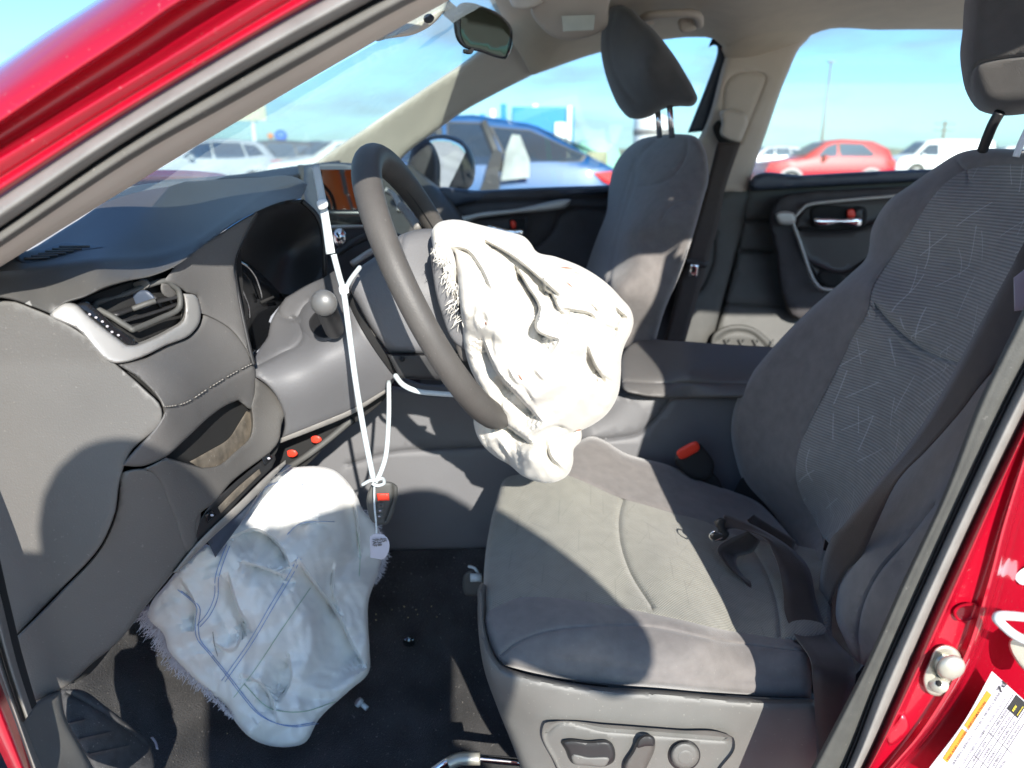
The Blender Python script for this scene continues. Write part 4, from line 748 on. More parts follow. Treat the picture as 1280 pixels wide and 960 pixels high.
kbody = pan('bag_cushion', [(334, 602), (342, 590), (356, 586), (376, 583.5), (398, 583), (418, 588), (434, 602), (446, 620), (454, 638), (464, 648), (475, 664), (478, 690), (474, 716), (466, 734), (461, 750), (460, 780), (462, 812), (461, 840), (436, 864), (398, 900), (380, 929), (358, 934), (336, 932), (316, 924), (294, 902), (284, 884), (262, 866), (242, 848), (224, 829), (210, 812), (206, 796), (184, 768), (190, 752), (208, 730), (226, 708), (244, 690), (258, 680), (270, 690), (286, 664), (300, 648), (314, 632)],
    kdep, M['kbag'], kb, R=6, roll=.018, step=3.6, back=.03, disp=kfold, seams=GD(KF))
def kY(x, y): P = np.array([[x, y]], float); return kdep(P)[0]+kfold(P)[0]
def thread(name, pl, m, dd=0, r=.0005):
    c = curve(pl, 5, False)+np.array([dd, dd*.35]); c[1:-1] = c[1:-1]
    tube(name, [W(p[0], p[1], kY(*p)-.0012) for p in c], r, M[m], kbody, k=0, n=5)
for dd in (0, 4.2):
    thread('stitched_line', [(283, 681), (275, 702), (269, 722), (268, 745), (258, 768), (246, 782)], 'blue', dd)
    thread('stitched_line', [(222, 737), (236, 748), (245, 757), (244, 780), (245, 795), (262, 818), (285, 847), (304, 872), (322, 892), (342, 903), (362, 907), (394, 903)], 'blue', dd)
    thread('stitched_line', [(372, 697), (362, 716), (340, 753), (310, 804), (277, 851)], 'blue', dd)
thread('stitched_line', [(359, 668), (372, 656), (395, 652), (418, 652)], 'blue'); thread('stitched_line', [(330, 610), (350, 602), (380, 606)], 'blue', 0, .0005)
thread('stitched_line', [(388, 735), (350, 790), (318, 838), (292, 872)], 'green', 0, .0005); thread('stitched_line', [(305, 855), (337, 885), (375, 890), (420, 877)], 'green', 0, .0006)
thread('stitched_line', [(446, 664), (450, 690), (449, 720)], 'green', 0, .0005); thread('stitched_line', [(266, 790), (268, 806), (272, 820)], 'ink' if False else 'seal', 0, .0005)
V = []; F = []
for pl, n_, L_, dr in (([(184, 758), (196, 778), (208, 800), (214, 815), (232, 836), (262, 864), (292, 896)], 900, .02, (-.55, .85)), ([(478, 690), (476, 710), (466, 732)], 260, .01, (.8, .5)), ([(455, 640), (468, 652), (476, 672)], 60, .006, (.9, -.3))):
    P = curve(pl, 2, False)
    for i in range(n_):
        t = rng.random(); x, y = P[int(t*(len(P)-1))]+rng.normal(size=2)*1.6; Y = kdep(np.array([[x, y]]))[0]+.02+rng.random()*.02
        Ln = L_*(.4+rng.random())*(1.2-t if n_ > 200 else 1); a = np.array(W(x, y, Y)); d_ = np.array([dr[0], -.1, -dr[1]])+rng.normal(size=3)*.5
        hair(V, F, a, a+d_/np.linalg.norm(d_)*Ln, .00055)
mk('frayed_edge', V, F, M['paper'], kb, kind='stuff')

# ------------------------------------------------------------------ centre console
co = thing('centre_console', 'grey centre console with padded armrest lid between the two seats', 'console', W(760, 680, 1.35))
CD = depthfn([(340, 600, 1.26), (500, 478, 1.3), (600, 690, 1.275), (465, 690, 1.28), (620, 480, 1.3), (950, 640, 1.3), (780, 500, 1.3), (900, 500, 1.31)])
pan('console_side', [(336, 600, 1), (352, 575), (380, 556), (430, 524), (486, 482, 1), (520, 486), (600, 470), (700, 490), (775, 492, 1), (960, 496, 1), (960, 700, 1), (700, 700, 1), (620, 688), (540, 688), (465, 691), (400, 692), (336, 690, 1)], CD, M['hub'], co, R=5, roll=.012, step=9, back=.1,
    seams=[([(436, 580), (486, 565.5), (565, 560), (660, 556)], 2, .006), ([(836, 500), (815, 526), (800, 540), (770, 547), (722, 550)], 2.5, .008), ([(790, 500), (770, 520), (740, 535)], 9, .006)])
pan('side_duct', [(500, 470, 1), (520, 478), (560, 482), (620, 484, 1), (620, 500, 1), (560, 497), (520, 493), (503, 482)], 1.22, M['pblue'], co, R=2, step=6, back=.03)
al_ = pan('armrest_lid', [(775, 466), (777, 445), (785, 434), (797, 426.5), (840, 426), (900, 430), (975, 434, 1), (975, 497, 1), (900, 497.5), (840, 498), (800, 494), (780, 488)], [(775, 470, 1.31), (800, 427, 1.5), (970, 434, 1.5), (860, 466, 1.29), (860, 495, 1.285), (970, 496, 1.285), (970, 466, 1.29), (790, 450, 1.38)], M['plas2'], co, R=5, roll=.014, step=6, back=.04,
    seams=[([(776, 476), (800, 478), (860, 479), (970, 479)], 1.8, .004)])
ck = thing('seat_belt_buckle', 'seat belt buckle with red release button beside the driver seat', 'seat belt buckle', W(868, 600, 1.24))
pan('buckle_body', [(843, 572), (858, 558), (874, 554), (880, 560), (893, 582), (890, 594), (868, 600), (856, 592)], 1.22, M['dark'], ck, R=5, roll=.01, step=4, back=.03)
pan('release_button', [(845.5, 566), (856, 557), (872, 552.5), (875, 561), (866, 568), (850, 573.5)], 1.205, M['rbtn'], ck, R=3, roll=.005, step=3, back=.02)
pan('buckle_stem', [(856, 590), (890, 590), (905, 620), (890, 640), (862, 620)], 1.24, M['dark'], ck, R=3, roll=.01, step=6, back=.02)

# ------------------------------------------------------------------ driver seat
ds = thing('car_seat', 'dark grey cloth driver seat nearest the camera, empty, with power switches on its side', 'car seat', W(800, 940, .95))
CU = depthfn([(632, 599, 1.15), (617, 640, 1.08), (606, 700, .96), (605, 745, .86), (615, 795, .79), (640, 832, .757), (740, 855, .75), (900, 868, .75), (1014, 872, .75), (1010, 815, .775), (978, 797, .8), (890, 797, .785), (740, 783, .775), (668, 795, .775), (652, 745, .85), (770, 755, .845), (910, 785, .835), (700, 690, .95), (830, 700, .94), (712, 597, 1.13), (780, 624, 1.11), (835, 640, 1.1), (890, 657, 1.09), (730, 548, 1.25), (840, 583, 1.24), (945, 626, 1.22), (980, 700, 1.0), (770, 600, 1.16), (880, 630, 1.15)])
JF = [(632, 599), (660, 594), (700, 592), (724, 601), (760, 615), (800, 629), (845, 643), (890, 657), (950, 672), (1040, 690)]
JN = [(606, 776), (612, 763), (628, 753), (650, 745), (676, 744), (715, 748.5), (770, 757), (840, 772), (910, 786), (970, 799), (1040, 790)]
pan('cushion_bolster', [(700, 592, 1), (716, 556), (735, 546), (785, 568), (840, 583), (868, 597), (907, 611), (945, 626), (975, 655), (1010, 700, 1), (900, 665, 1), (890, 657), (835, 640), (780, 624), (740, 608)], lambda P: CU(P)-.0012, M['fab'], ds, R=8, roll=.03, step=7, back=.1, shared=[JF])
pan('cushion_insert', [(632, 598), (660, 592), (700, 588), (724, 596), (760, 610), (800, 624), (845, 638), (890, 652), (950, 672), (1040, 690, 1), (1040, 794, 1), (970, 803, 1), (910, 791), (840, 777), (770, 762), (715, 754), (676, 750), (650, 752), (630, 764), (612, 784), (605, 745), (606, 700), (611, 665), (619, 630)], CU, M['weave'], ds, R=9, roll=.02, shared=[JF, JN], disp=lambda P: .005*vnoise(P[:, 0]/60, P[:, 1]/60, 3), step=6, back=.08,
    seams=[([(779, 624), (774, 645), (775, 675), (786, 712), (815, 760)], 3, .009), ([(938, 680), (960, 720), (972, 760), (976, 795)], 2.5, .006)])
pan('cushion_bolster', [(606, 776), (612, 763), (628, 753), (650, 745), (676, 744), (715, 748), (770, 756.5), (840, 771), (910, 785.5), (975, 797), (992, 800), (1009, 813), (1014, 840), (1014, 873, 1), (965, 872), (900, 868), (830, 861), (740, 855), (684, 846), (650, 838), (624, 829), (611, 806)], lambda P: CU(P)-.001, M['fab'], ds, R=10, roll=.024, shared=[JN], sroll=.006, step=5, back=.1,
    seams=[([(627, 818), (645, 804), (668, 794), (705, 786), (740, 783), (815, 784), (890, 799), (972, 811), (1008, 815)], 1.8, .003), ([(700, 826), (800, 838), (900, 848), (1000, 848)], 5, .002)])
BK = depthfn([(914, 532, 1.26), (920, 590, 1.25), (940, 470, 1.26), (1010, 385, 1.25), (1085, 322, 1.23), (1105, 255, 1.2), (1168, 211, 1.17), (1225, 187, 1.1), (1290, 195, .98), (1300, 260, .95), (1179, 232, 1.1), (1137, 292, 1.12), (1089, 362, 1.12), (1062, 431, 1.12), (1010, 532, 1.12), (998, 590, 1.11), (1021, 656, 1.1), (970, 640, 1.2), (1050, 470, 1.11), (1200, 330, 1.04), (1150, 450, 1.02), (1100, 560, 1.0), (1060, 640, 1.0), (1250, 350, .93), (1195, 470, .92), (1130, 600, .9), (1075, 690, .86), (1045, 770, .85), (1075, 826, .81), (1130, 700, .79), (1200, 560, .8), (1280, 420, .82), (1320, 300, .86), (960, 540, 1.2), (1100, 760, .775)])
JB = [(1320, 206), (1240, 208), (1205, 216), (1180, 233), (1158, 258), (1138, 292), (1112, 326), (1090, 360), (1085, 386), (1062, 431), (1033, 487), (1011, 532), (1000, 562), (996, 595), (1003, 622), (1021, 655), (1029, 685), (1022, 712)]
JC = [(1330, 330), (1240, 500), (1190, 580), (1150, 632), (1110, 668), (1084, 694), (1060, 722), (1047, 745)]
pan('backrest_bolster', [(1225, 186), (1203, 190), (1168, 210), (1141, 229), (1108, 254), (1090, 285), (1083, 322), (1060, 345), (1010, 389), (969, 431), (939, 468), (924, 492), (915, 520), (914, 545), (919, 572), (930, 603), (957, 632), (985, 668), (1012, 706), (1020, 712, 1), (1029, 685), (1021, 655), (1003, 622), (996, 595), (1000, 562), (1011, 532), (1033, 487), (1062, 431), (1085, 386), (1090, 360), (1112, 326), (1138, 292), (1158, 258), (1180, 233), (1205, 216), (1240, 208), (1320, 206, 1), (1300, 192), (1252, 186)], BK, M['fab'], ds, R=12, roll=.045, step=7, back=.05, shared=[JB],
    seams=[([(1192, 194), (1200, 206), (1212, 218)], 2, .004)])
pan('backrest_insert', [(1176, 229), (1203, 211), (1240, 203), (1330, 201, 1), (1420, 230, 1), (1330, 500, 1), (1180, 760, 1), (1060, 740), (1036, 679), (1016, 658), (998, 624), (991, 595), (995, 561), (1006, 530), (1028, 485), (1057, 429), (1080, 384), (1085, 358), (1107, 323), (1133, 289), (1153, 255)], lambda P: BK(P)+.0008, M['sticks'], ds, disp=lambda P: .007*vnoise(P[:, 0]/70, P[:, 1]/70, 5), R=6, roll=.012, shared=[JB], step=7, back=.06,
    seams=[([(1096, 384), (1111, 401), (1145, 431), (1170, 445), (1198, 453), (1240, 450)], 3, .012), ([(1098, 398), (1140, 441), (1170, 457), (1198, 466), (1240, 463)], 8, .008), ([(1209, 214), (1211, 226)], 2, .004)])
pan('backrest_bolster', [(1330, 300, 1), (1215, 470), (1165, 548), (1120, 602), (1090, 648), (1064, 688), (1050, 718), (1046, 745), (1045, 772), (1056, 800), (1068, 822), (1080, 832), (1110, 820), (1150, 740), (1220, 600), (1330, 420, 1)], lambda P: BK(P)-.028, M['fab'], ds, R=14, roll=.045, step=6, back=.1,
    seams=[([(1168, 632), (1130, 680), (1100, 715), (1080, 755), (1073, 790), (1076, 826)], 2.5, .006)])
pan('seat_slit_backing', [(925, 600), (1000, 560), (1100, 560), (1160, 740), (1080, 870), (1000, 860), (950, 760)], [(925, 600, 1.26), (1160, 740, 1.2), (1000, 860, 1.15)], M['void'], ds, R=0, step=20, back=.01)  # black sheet added behind the seat to cover bright slivers
pan('seat_gap', [(1000, 690), (1030, 700), (1060, 720), (1080, 830), (1060, 850), (1020, 820), (985, 790), (975, 720)], 1.06, M['fab'], ds, R=2, step=9, back=.02)
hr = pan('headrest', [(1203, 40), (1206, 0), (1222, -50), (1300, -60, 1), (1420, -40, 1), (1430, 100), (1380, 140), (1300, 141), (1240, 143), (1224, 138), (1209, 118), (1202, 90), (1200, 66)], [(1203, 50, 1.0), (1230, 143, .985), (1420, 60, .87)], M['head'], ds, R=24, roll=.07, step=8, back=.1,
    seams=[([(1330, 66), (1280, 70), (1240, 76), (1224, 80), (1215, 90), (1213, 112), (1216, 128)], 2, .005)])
wtube('headrest_post', [(1250, 140, .99), (1240, 158, 1.0), (1228, 188, 1.02)], .0065, M['dark'], ds, n=10)
wtube('headrest_post', [(1380, 140, .9), (1370, 158, .9), (1356, 200, .92)], .0065, M['dark'], ds, n=10)
wtube('tether_end', [(1290, 150, .95), (1276, 180, .95), (1270, 196, .95)], .004, M['white'], ds, n=8)
SH = depthfn([(598, 745, .85), (606, 800, .775), (640, 860, .735), (660, 960, .735), (740, 860, .728), (1014, 876, .728), (1030, 990, .72), (850, 940, .722), (620, 900, .76)])
sp = pan('seat_side_shield', [(602, 728), (605, 750), (606, 780), (614, 812), (626, 830), (652, 841), (684, 848), (740, 857), (830, 863), (965, 874), (1018, 874, 1), (1030, 900), (1034, 1010, 1), (680, 1010), (660, 980), (640, 930), (620, 880), (606, 840), (598, 790), (597, 755), (599, 732)], SH, M['shell'], ds, R=9, roll=.02, step=6, back=.08)
sy = lambda k: (lambda P: SH(P)+k)
rc = pan('switch_panel', [(678, 912), (681, 904), (692, 902), (760, 906), (852, 913), (906, 917), (917, 922), (919, 931), (900, 962), (884, 990), (712, 990), (694, 955)], sy(-.002), M['shell'], ds, R=5, roll=-.006, step=5, back=.004, seams=[([(684, 914), (690, 908), (760, 912), (852, 919), (904, 923)], 2.5, .004)])
pan('slide_switch', [(702, 926), (708, 924.5), (735, 926), (765, 929), (768, 935), (767, 952), (758, 957.5), (735, 957), (714, 953), (708, 940)], sy(-.012), M['dark'], rc, R=5, roll=.009, step=3, back=.014)
pan('slide_switch_face', [(714, 944), (735, 946), (762, 949), (757, 957), (736, 957), (716, 953)], sy(-.0135), M['shell'], rc, R=3, roll=.003, step=3, back=.004)
pan('recline_switch', [(790, 938), (800, 921), (808, 918), (818, 922), (819, 932), (810, 956), (800, 975), (782, 975), (779, 958)], sy(-.014), M['rim'], rc, R=6, roll=.012, step=3, back=.016)
pan('recline_switch_cap', [(798, 924), (807, 918.5), (817, 921), (818, 932), (806, 934), (796, 936)], sy(-.016), M['dark'], rc, R=4, roll=.006, step=3, back=.008)
pt = [(855+21*math.cos(a), 944+20*math.sin(a)) for a in np.linspace(0, 2*math.pi, 16, endpoint=False)]
pan('lumbar_ring', pt, sy(-.004), M['dark'], rc, R=3, roll=.004, step=3, back=.006)
pt = [(856+18*math.cos(a), 944+17*math.sin(a)) for a in np.linspace(0, 2*math.pi, 16, endpoint=False)]
lb = pan('lumbar_button', pt, sy(-.012), M['shell'], rc, R=5, roll=.008, step=3, back=.012)
pt = [(857+11*math.cos(a), 947+10*math.sin(a)) for a in np.linspace(0, 2*math.pi, 14, endpoint=False)]
pan('lumbar_button_face', pt, sy(-.0125), M['shell'], lb, R=3, roll=.002, step=3, back=.004)

# ------------------------------------------------------------------ passenger seat
ps = thing('car_seat', 'front passenger seat farther away, half sunlit, with its headrest against the side window', 'car seat', W(790, 440, 1.75))
PD = depthfn([(761, 234, 1.97), (735, 330, 1.97), (782, 187, 1.95), (820, 170, 1.8), (870, 172, 1.58), (886, 221, 1.53), (851, 340, 1.5), (814, 424, 1.5), (795, 195, 1.8), (765, 290, 1.74), (800, 260, 1.58), (780, 400, 1.53), (840, 230, 1.54), (812, 300, 1.52), (700, 430, 1.97), (776, 340, 1.53), (748, 400, 1.57), (738, 400, 1.7), (758, 350, 1.57), (785, 290, 1.56), (835, 280, 1.49), (815, 360, 1.485)])
pan('backrest', [(720, 440, 1), (724, 380), (733, 335), (748, 292), (758, 266), (761, 236), (766, 212), (782, 187), (803, 173), (825, 169), (850, 167.5), (870, 171), (881, 186), (885, 204), (886, 222), (879, 250), (866, 296), (851, 340), (830, 390), (816, 440, 1)], PD, M['fab'], ps, R=9, roll=.045, step=7, back=.12,
    seams=[([(858, 169), (859, 185), (853, 205), (838, 222), (820, 230), (795, 234)], 2, .006), ([(826, 170), (800, 195), (790, 235), (775, 285), (765, 330), (752, 400)], 2.5, .012), ([(797, 190), (784, 230), (772, 276), (763, 300)], 2, .01), ([(826, 276), (834, 262), (880, 247)], 2, .004)])
pan('headrest', [(757, 22), (764, 10), (776, 6), (788, 11), (800, 22), (816, 36), (830, 52), (846, 74), (858, 94), (868, 112), (872, 124), (868, 131), (850, 133), (838, 134), (826, 138), (812, 146), (798, 149), (787, 147.5), (775, 136), (764, 114), (755, 86), (751, 60)], [(757, 22, 1.72), (870, 125, 1.56), (788, 147, 1.68), (810, 80, 1.54), (755, 80, 1.74), (840, 80, 1.56)], M['head'], ps, R=13, roll=.05, step=5, back=.1,
    seams=[([(768, 14), (762, 44), (766, 84), (780, 112), (792, 126)], 2.5, .006)])
wtube('headrest_post', [(822, 136, 1.66), (824.5, 172, 1.67)], .006, M['chrome'], ps, n=10, k=1)
wtube('headrest_post', [(837, 132, 1.6), (840, 172, 1.61)], .006, M['chrome'], ps, n=10, k=1)
pan('cushion', [(700, 440), (760, 428), (830, 430), (840, 520), (700, 540)], 1.6, M['fab'], ps, R=9, roll=.04, step=12, back=.3)

# ------------------------------------------------------------------ belts
pb = thing('passenger_belt', 'black passenger seat belt running down the far door pillar with its tongue hanging', 'seat belt', W(880, 430, 1.95))
ribbon('webbing', [(897, 178, 1.985), (886, 221, 1.97), (872, 270, 1.96), (857, 321, 1.94), (829, 432, 1.9)], [(926, 178, 1.985), (906, 237, 1.97), (897, 285, 1.96), (885, 327, 1.94), (855, 432, 1.9)], M['belt'], pb, .003)
pan('tongue_grip', [(856, 323), (870, 325), (886, 328), (884, 334), (870, 333), (857, 329)], 1.9, M['dark'], pb, R=2, roll=.004, step=3, back=.02)
pan('metal_tongue', [(863, 330, 1), (873, 331, 1), (871, 347, 1), (861, 345, 1)], 1.895, M['chrome'], pb, R=1, roll=.002, step=3, back=.004)
pan('tongue_slot', [(865.5, 334, 1), (870, 334.5, 1), (869, 341, 1), (864.5, 340.5, 1)], 1.894, M['void'], pb, R=0, step=3, back=.001)
db = thing('driver_belt', 'brown-black driver seat belt crossing the backrest and lying looped on the cushion', 'seat belt', W(960, 720, .95))
ribbon('shoulder_webbing', [(1340, 190, .74), (1278, 307, .745), (1261, 341, .748), (1205, 442, .76), (1175, 497, .77), (1137, 555, .785), (1100, 600, .8), (1055, 656, .84), (1040, 672, .86), (1031, 695, .88), (1025, 726, .91), (1022, 770, .95)], [(1400, 250, .72), (1330, 370, .715), (1300, 400, .715), (1231, 475, .725), (1200, 515, .735), (1160, 560, .75), (1122, 600, .765), (1098, 650, .795), (1077, 695, .82), (1058, 714, .84), (1043, 740, .87), (1030, 776, .9)], M['belt'], db, .0016, crown=.004, k=6)
BS = lambda l, k=.022: [(x, y, Y-k*min(1, max(0, (x-890)/60))*(y < 860)) for x, y, Y in l]
ribbon('lap_webbing', *map(BS, ([(903, 652, .99), (902, 662, .985), (922, 661, .98), (955, 672, .96), (967, 692, .94), (974, 712, .92), (979, 740, .9), (981, 766, .87), (992, 792, .83), (1012, 822, .76), (1016, 850, .735), (1021, 935, .71), (1022, 990, .69)], [(905, 643, 1.0), (912, 645, 1.0), (940, 656, .99), (977, 677, .975), (1000, 696, .95), (1013, 716, .925), (1020, 752, .89), (1032, 784, .85), (1046, 803, .82), (1066, 826, .765), (1068, 855, .735), (1050, 905, .705), (1040, 990, .69)])), M['belt'], db, .0016, crown=.003, k=6)
ribbon('loop_webbing', *map(BS, ([(935, 664, .99), (910, 675, .985), (897, 687, .975), (908, 706, .96), (925, 722, .95), (944, 740, .94), (962, 752, .93), (990, 763, .92)], [(950, 676, 1.0), (940, 690, 1.0), (922, 696, 1.0), (921, 708, .98), (930, 721, .97), (945, 728, .96), (960, 732, .955), (990, 742, .95)])), M['belt'], db, .0016, k=6)
ribbon('loop_webbing', [(934, 650, 1.02), (950, 668, 1.03), (990, 690, 1.02)], [(942, 643, 1.03), (960, 655, 1.04), (995, 676, 1.04)], M['belt'], db, .0016, k=6)
pan('belt_tongue', [(893, 652), (900, 647), (908, 650), (906, 658), (912, 668), (906, 675), (898, 676), (888, 672), (886, 667), (898, 664)], .965, M['dark'], db, R=3, roll=.006, step=3, back=.01)
wtube('metal_tongue', [(903, 668, .955), (893, 664, .95), (887, 670, .95), (893, 676, .95), (903, 672, .955)], .0012, M['chrome'], db, n=6)
ball('belt_stop_button', W(993, 727, .915), .0058, M['dark'], db, (1, .5, .8), 14)
pan('pale_belt_patch', [(1267, 347, 1), (1290, 330, 1), (1300, 385, 1), (1268, 389, 1)], .725, M['paper'], db, R=1, roll=.001, step=8, back=.001)  # thin pale patch in front of the shoulder webbing

# ------------------------------------------------------------------ rear-view mirror
rm = thing('rear_view_mirror', 'black rear-view mirror hanging under the top of the windscreen', 'rear-view mirror', W(600, 10, 1.32))
mf = depthfn([(572, 20, 1.28), (640, 40, 1.4), (630, 74, 1.385)])
pan('mirror_housing', [(567, 22), (570, 10), (576, 4), (586, 3), (604, 8), (622, 16), (633, 25), (640, 35), (641, 48), (637, 66), (632, 74), (624, 73), (600, 65), (579, 59), (571, 50), (567.5, 36)], mf, M['piano'], rm, R=4, roll=.008, step=4, back=.035)
pan('mirror_glass', [(578, 10), (583, 6), (604, 11), (621, 18.5), (632, 28), (637.5, 38), (636, 56), (631, 70.5), (622, 69), (600, 61), (582, 56), (577, 46), (576, 26)], lambda P: mf(P)-.002, mat('dim_mirror', (.09, .11, .085), .05, 1, .03, 4, 0), rm, R=1.5, roll=.001, step=7, back=.003)
wtube('mirror_arm', [(545, -4, 1.2), (556, 8, 1.26), (572, 22, 1.3)], .011, M['dark'], rm, n=10)
wtube('mirror_lever', [(590, 60, 1.32), (588, 65, 1.31), (580, 64, 1.3)], .0035, M['dark'], rm, n=8)

# ------------------------------------------------------------------ strap, key fob and tag
sr = thing('white_strap', 'long white plastic strap looped round the steering column, holding up the key fob', 'strap', W(430, 400, .9))
ribbon('flat_strap', [(390, 208, .9), (396, 240, .89), (403, 280, .88), (408, 318, .87)], [(399, 206, .9), (406, 240, .89), (413, 280, .88), (419, 316, .87)], M['strap'], sr, .002, crown=.001, k=6)
pan('strap_head', [(396, 252), (408, 249), (410, 258), (399, 262)], .87, M['white'], sr, R=2, roll=.003, step=3, back=.01)
wtube('cord', [(417, 318, .872), (424, 345, .87), (430, 368, .865), (437, 420, .86), (445, 480, .855), (456, 545, .855), (467, 600, .86)], .0036, M['strap'], sr, n=10)
wtube('cord', [(430, 366, .87), (438, 350, .9), (450, 334, .93)], .003, M['strap'], sr, n=10)
pan('cord_clamp', [(424, 358), (434, 356), (436, 366), (426, 369)], .862, M['white'], sr, R=2, roll=.003, step=3, back=.01)
wtube('cord', [(486, 477, .98), (486, 520, .93), (483, 565, .89), (476, 590, .87), (469, 603, .862)], .0032, M['strap'], sr, n=10)
wtube('cord', [(494, 469, .96), (504, 481, .945), (522, 489, .94), (548, 492, .94), (580, 494, .94)], .0036, M['strap'], sr, n=10)
wtube('knot', [(453, 606, .855), (462, 601, .85), (470, 600, .848), (478, 598, .856), (480, 604, .862), (472, 607, .852), (465, 604, .85)], .0022, M['strap'], sr, n=8)
kf = thing('key_fob', 'dark smart key fob with a red button hanging on the white cord', 'key fob', W(480, 630, .87))
fb = pan('fob_body', [(461, 612), (466, 604), (478, 602), (490, 603), (496, 607), (497, 618), (494, 632), (489, 648), (484, 655), (474, 656), (465, 652), (460, 640)], [(461, 612, .875), (497, 612, .885), (475, 656, .88)], M['doorl'], kf, R=4, roll=.006, step=3, back=.016,
         seams=[([(491, 607), (491, 620), (486, 636), (481, 650)], 1.2, .004)])
pan('panic_button', [(471, 617, 1), (486, 616.5, 1), (487, 625.5, 1), (472, 626, 1)], .868, M['rbtn'], kf, R=2, roll=.002, step=3, back=.012)
for x, y, m_ in ((476, 632, 'dark'), (475, 638.5, 'paper'), (474, 645.5, 'paper')):
    pan('fob_button', [(x-4, y-2.5), (x+4, y-2.5), (x+4, y+2.5), (x-4, y+2.5)], .87, M['doorl'], kf, R=1.5, roll=.002, step=2, back=.01)
    ball('button_symbol', W(x, y, .8685), .0012, M[m_], kf, (1.4, .4, .9), 8)
wtube('fob_cord', [(468, 604, .858), (468, 630, .857), (470, 652, .857), (471, 668, .857)], .0013, M['strap'], kf, n=8)
tg = thing('paper_tag', 'small white paper tag with handwriting tied below the key fob', 'tag', W(472, 682, .855))
pan('tag_card', [(462, 671, 1), (468, 667), (479, 668, 1), (484, 672), (484, 694), (481, 698), (463, 697, 1)], .855, M['paper'], tg, R=1, roll=.0005, step=5, back=.001)
for i, s_ in enumerate(('7AF', '238', 'J5')):
    text('lettering', s_, W(465.5+6.2*i, 673, .8535), np.array(W(466.5, 690, .854))-np.array(W(465.5, 673, .854)), np.array(W(480, 672, .854))-np.array(W(466, 673, .854)), .0075, M['doorl'], tg, .0002)

# ------------------------------------------------------------------ litter on the carpet
def item(name, label, cat, outline, Y, m, R=2, roll=.003, back=.006):
    o = pan(name, outline, Y, m, None, R=R, roll=roll, step=2.5, back=back); return tag(o, label, cat)
fl = depthfn([(600, 686, 1.27), (480, 686, 1.275), (250, 740, 1.25), (90, 860, .93), (540, 960, .93), (300, 960, .9), (740, 960, .93), (60, 990, .8), (740, 720, 1.2)])
FY = lambda x, y: float(fl(np.array([[x, y]], float))[0])
clip = thing('plastic_clip', 'pale green plastic trim clip lying on the carpet below the knee airbag', 'clip', W(452, 881, FY(452, 881)-.01))
wtube('clip_stem', [(451, 879, FY(451, 880)-.022), (459, 886, FY(459, 886)-.02)], .0042, M['strap'], clip, k=1, n=10)
wtube('clip_head', [(447.5, 877, FY(450, 878)-.025), (450, 879, FY(450, 878)-.024)], .0075, M['strap'], clip, k=1, n=12)
tag(wtube('clear_disc', [(511, 803, FY(511, 803)-.02), (511.5, 799, FY(511, 800)-.016)], [.0105, .007], M['screen'], None, k=1, n=16), 'small clear round plastic disc on the dark carpet in front of the driver seat', 'disc')
tag(ribbon('thread_scrap', [(188, 922, FY(188, 922)-.03), (193, 928, FY(193, 928)-.03), (195, 936, FY(195, 936)-.03)], [(191, 921, FY(191, 921)-.03), (196, 928, FY(196, 928)-.03), (198, 937, FY(198, 937)-.03)], M['paper'], None, .001, k=3), 'white scrap of thread on the carpet beside the footrest', 'scrap')
cr_ = []
for x, y in ((510, 772), (505, 758), (490, 762), (520, 762), (534, 764), (546, 771), (539, 758), (522, 768), (470, 768), (470, 775), (551, 887), (284, 917)):
    cr_.append((x, y))
V = []; F = []
for x, y in cr_:
    c = np.array(W(x, y, FY(x, y)-.016)); n = len(V); s_ = .0008+.0009*rng.random()
    for a in ((1, 0, 0), (-1, 0, 0), (0, 1, 0), (0, -1, 0), (0, 0, 1), (0, 0, -1)): V.append(c+np.array(a)*s_*(.6+rng.random()))
    F += [(n+a, n+b, n+c_) for a, b, c_ in ((0, 2, 4), (2, 1, 4), (1, 3, 4), (3, 0, 4), (2, 0, 5), (1, 2, 5), (3, 1, 5), (0, 3, 5))]
tag(mk('crumbs', V, F, mat('straw_crumbs', (.5, .42, .22), .8), None, smooth=False), 'scatter of straw-coloured crumbs on the carpet', 'crumbs', kind='stuff')
wb = thing('wiring_plug', 'pale blue wiring plug poking out from under the front of the driver seat', 'plug', W(592, 725, 1.1))
wtube('plug_body', [(588, 722, 1.08), (602, 722, 1.08)], .007, M['strap'], wb, k=1, n=10)
pan('plug_base', [(582, 716), (598, 712), (604, 742), (582, 744)], 1.09, M['doorl'], wb, R=3, roll=.006, step=4, back=.02)
wtube('plug_wire', [(600, 722, 1.09), (594, 711, 1.09), (586, 708, 1.1)], .0025, M['strap'], wb, n=8)
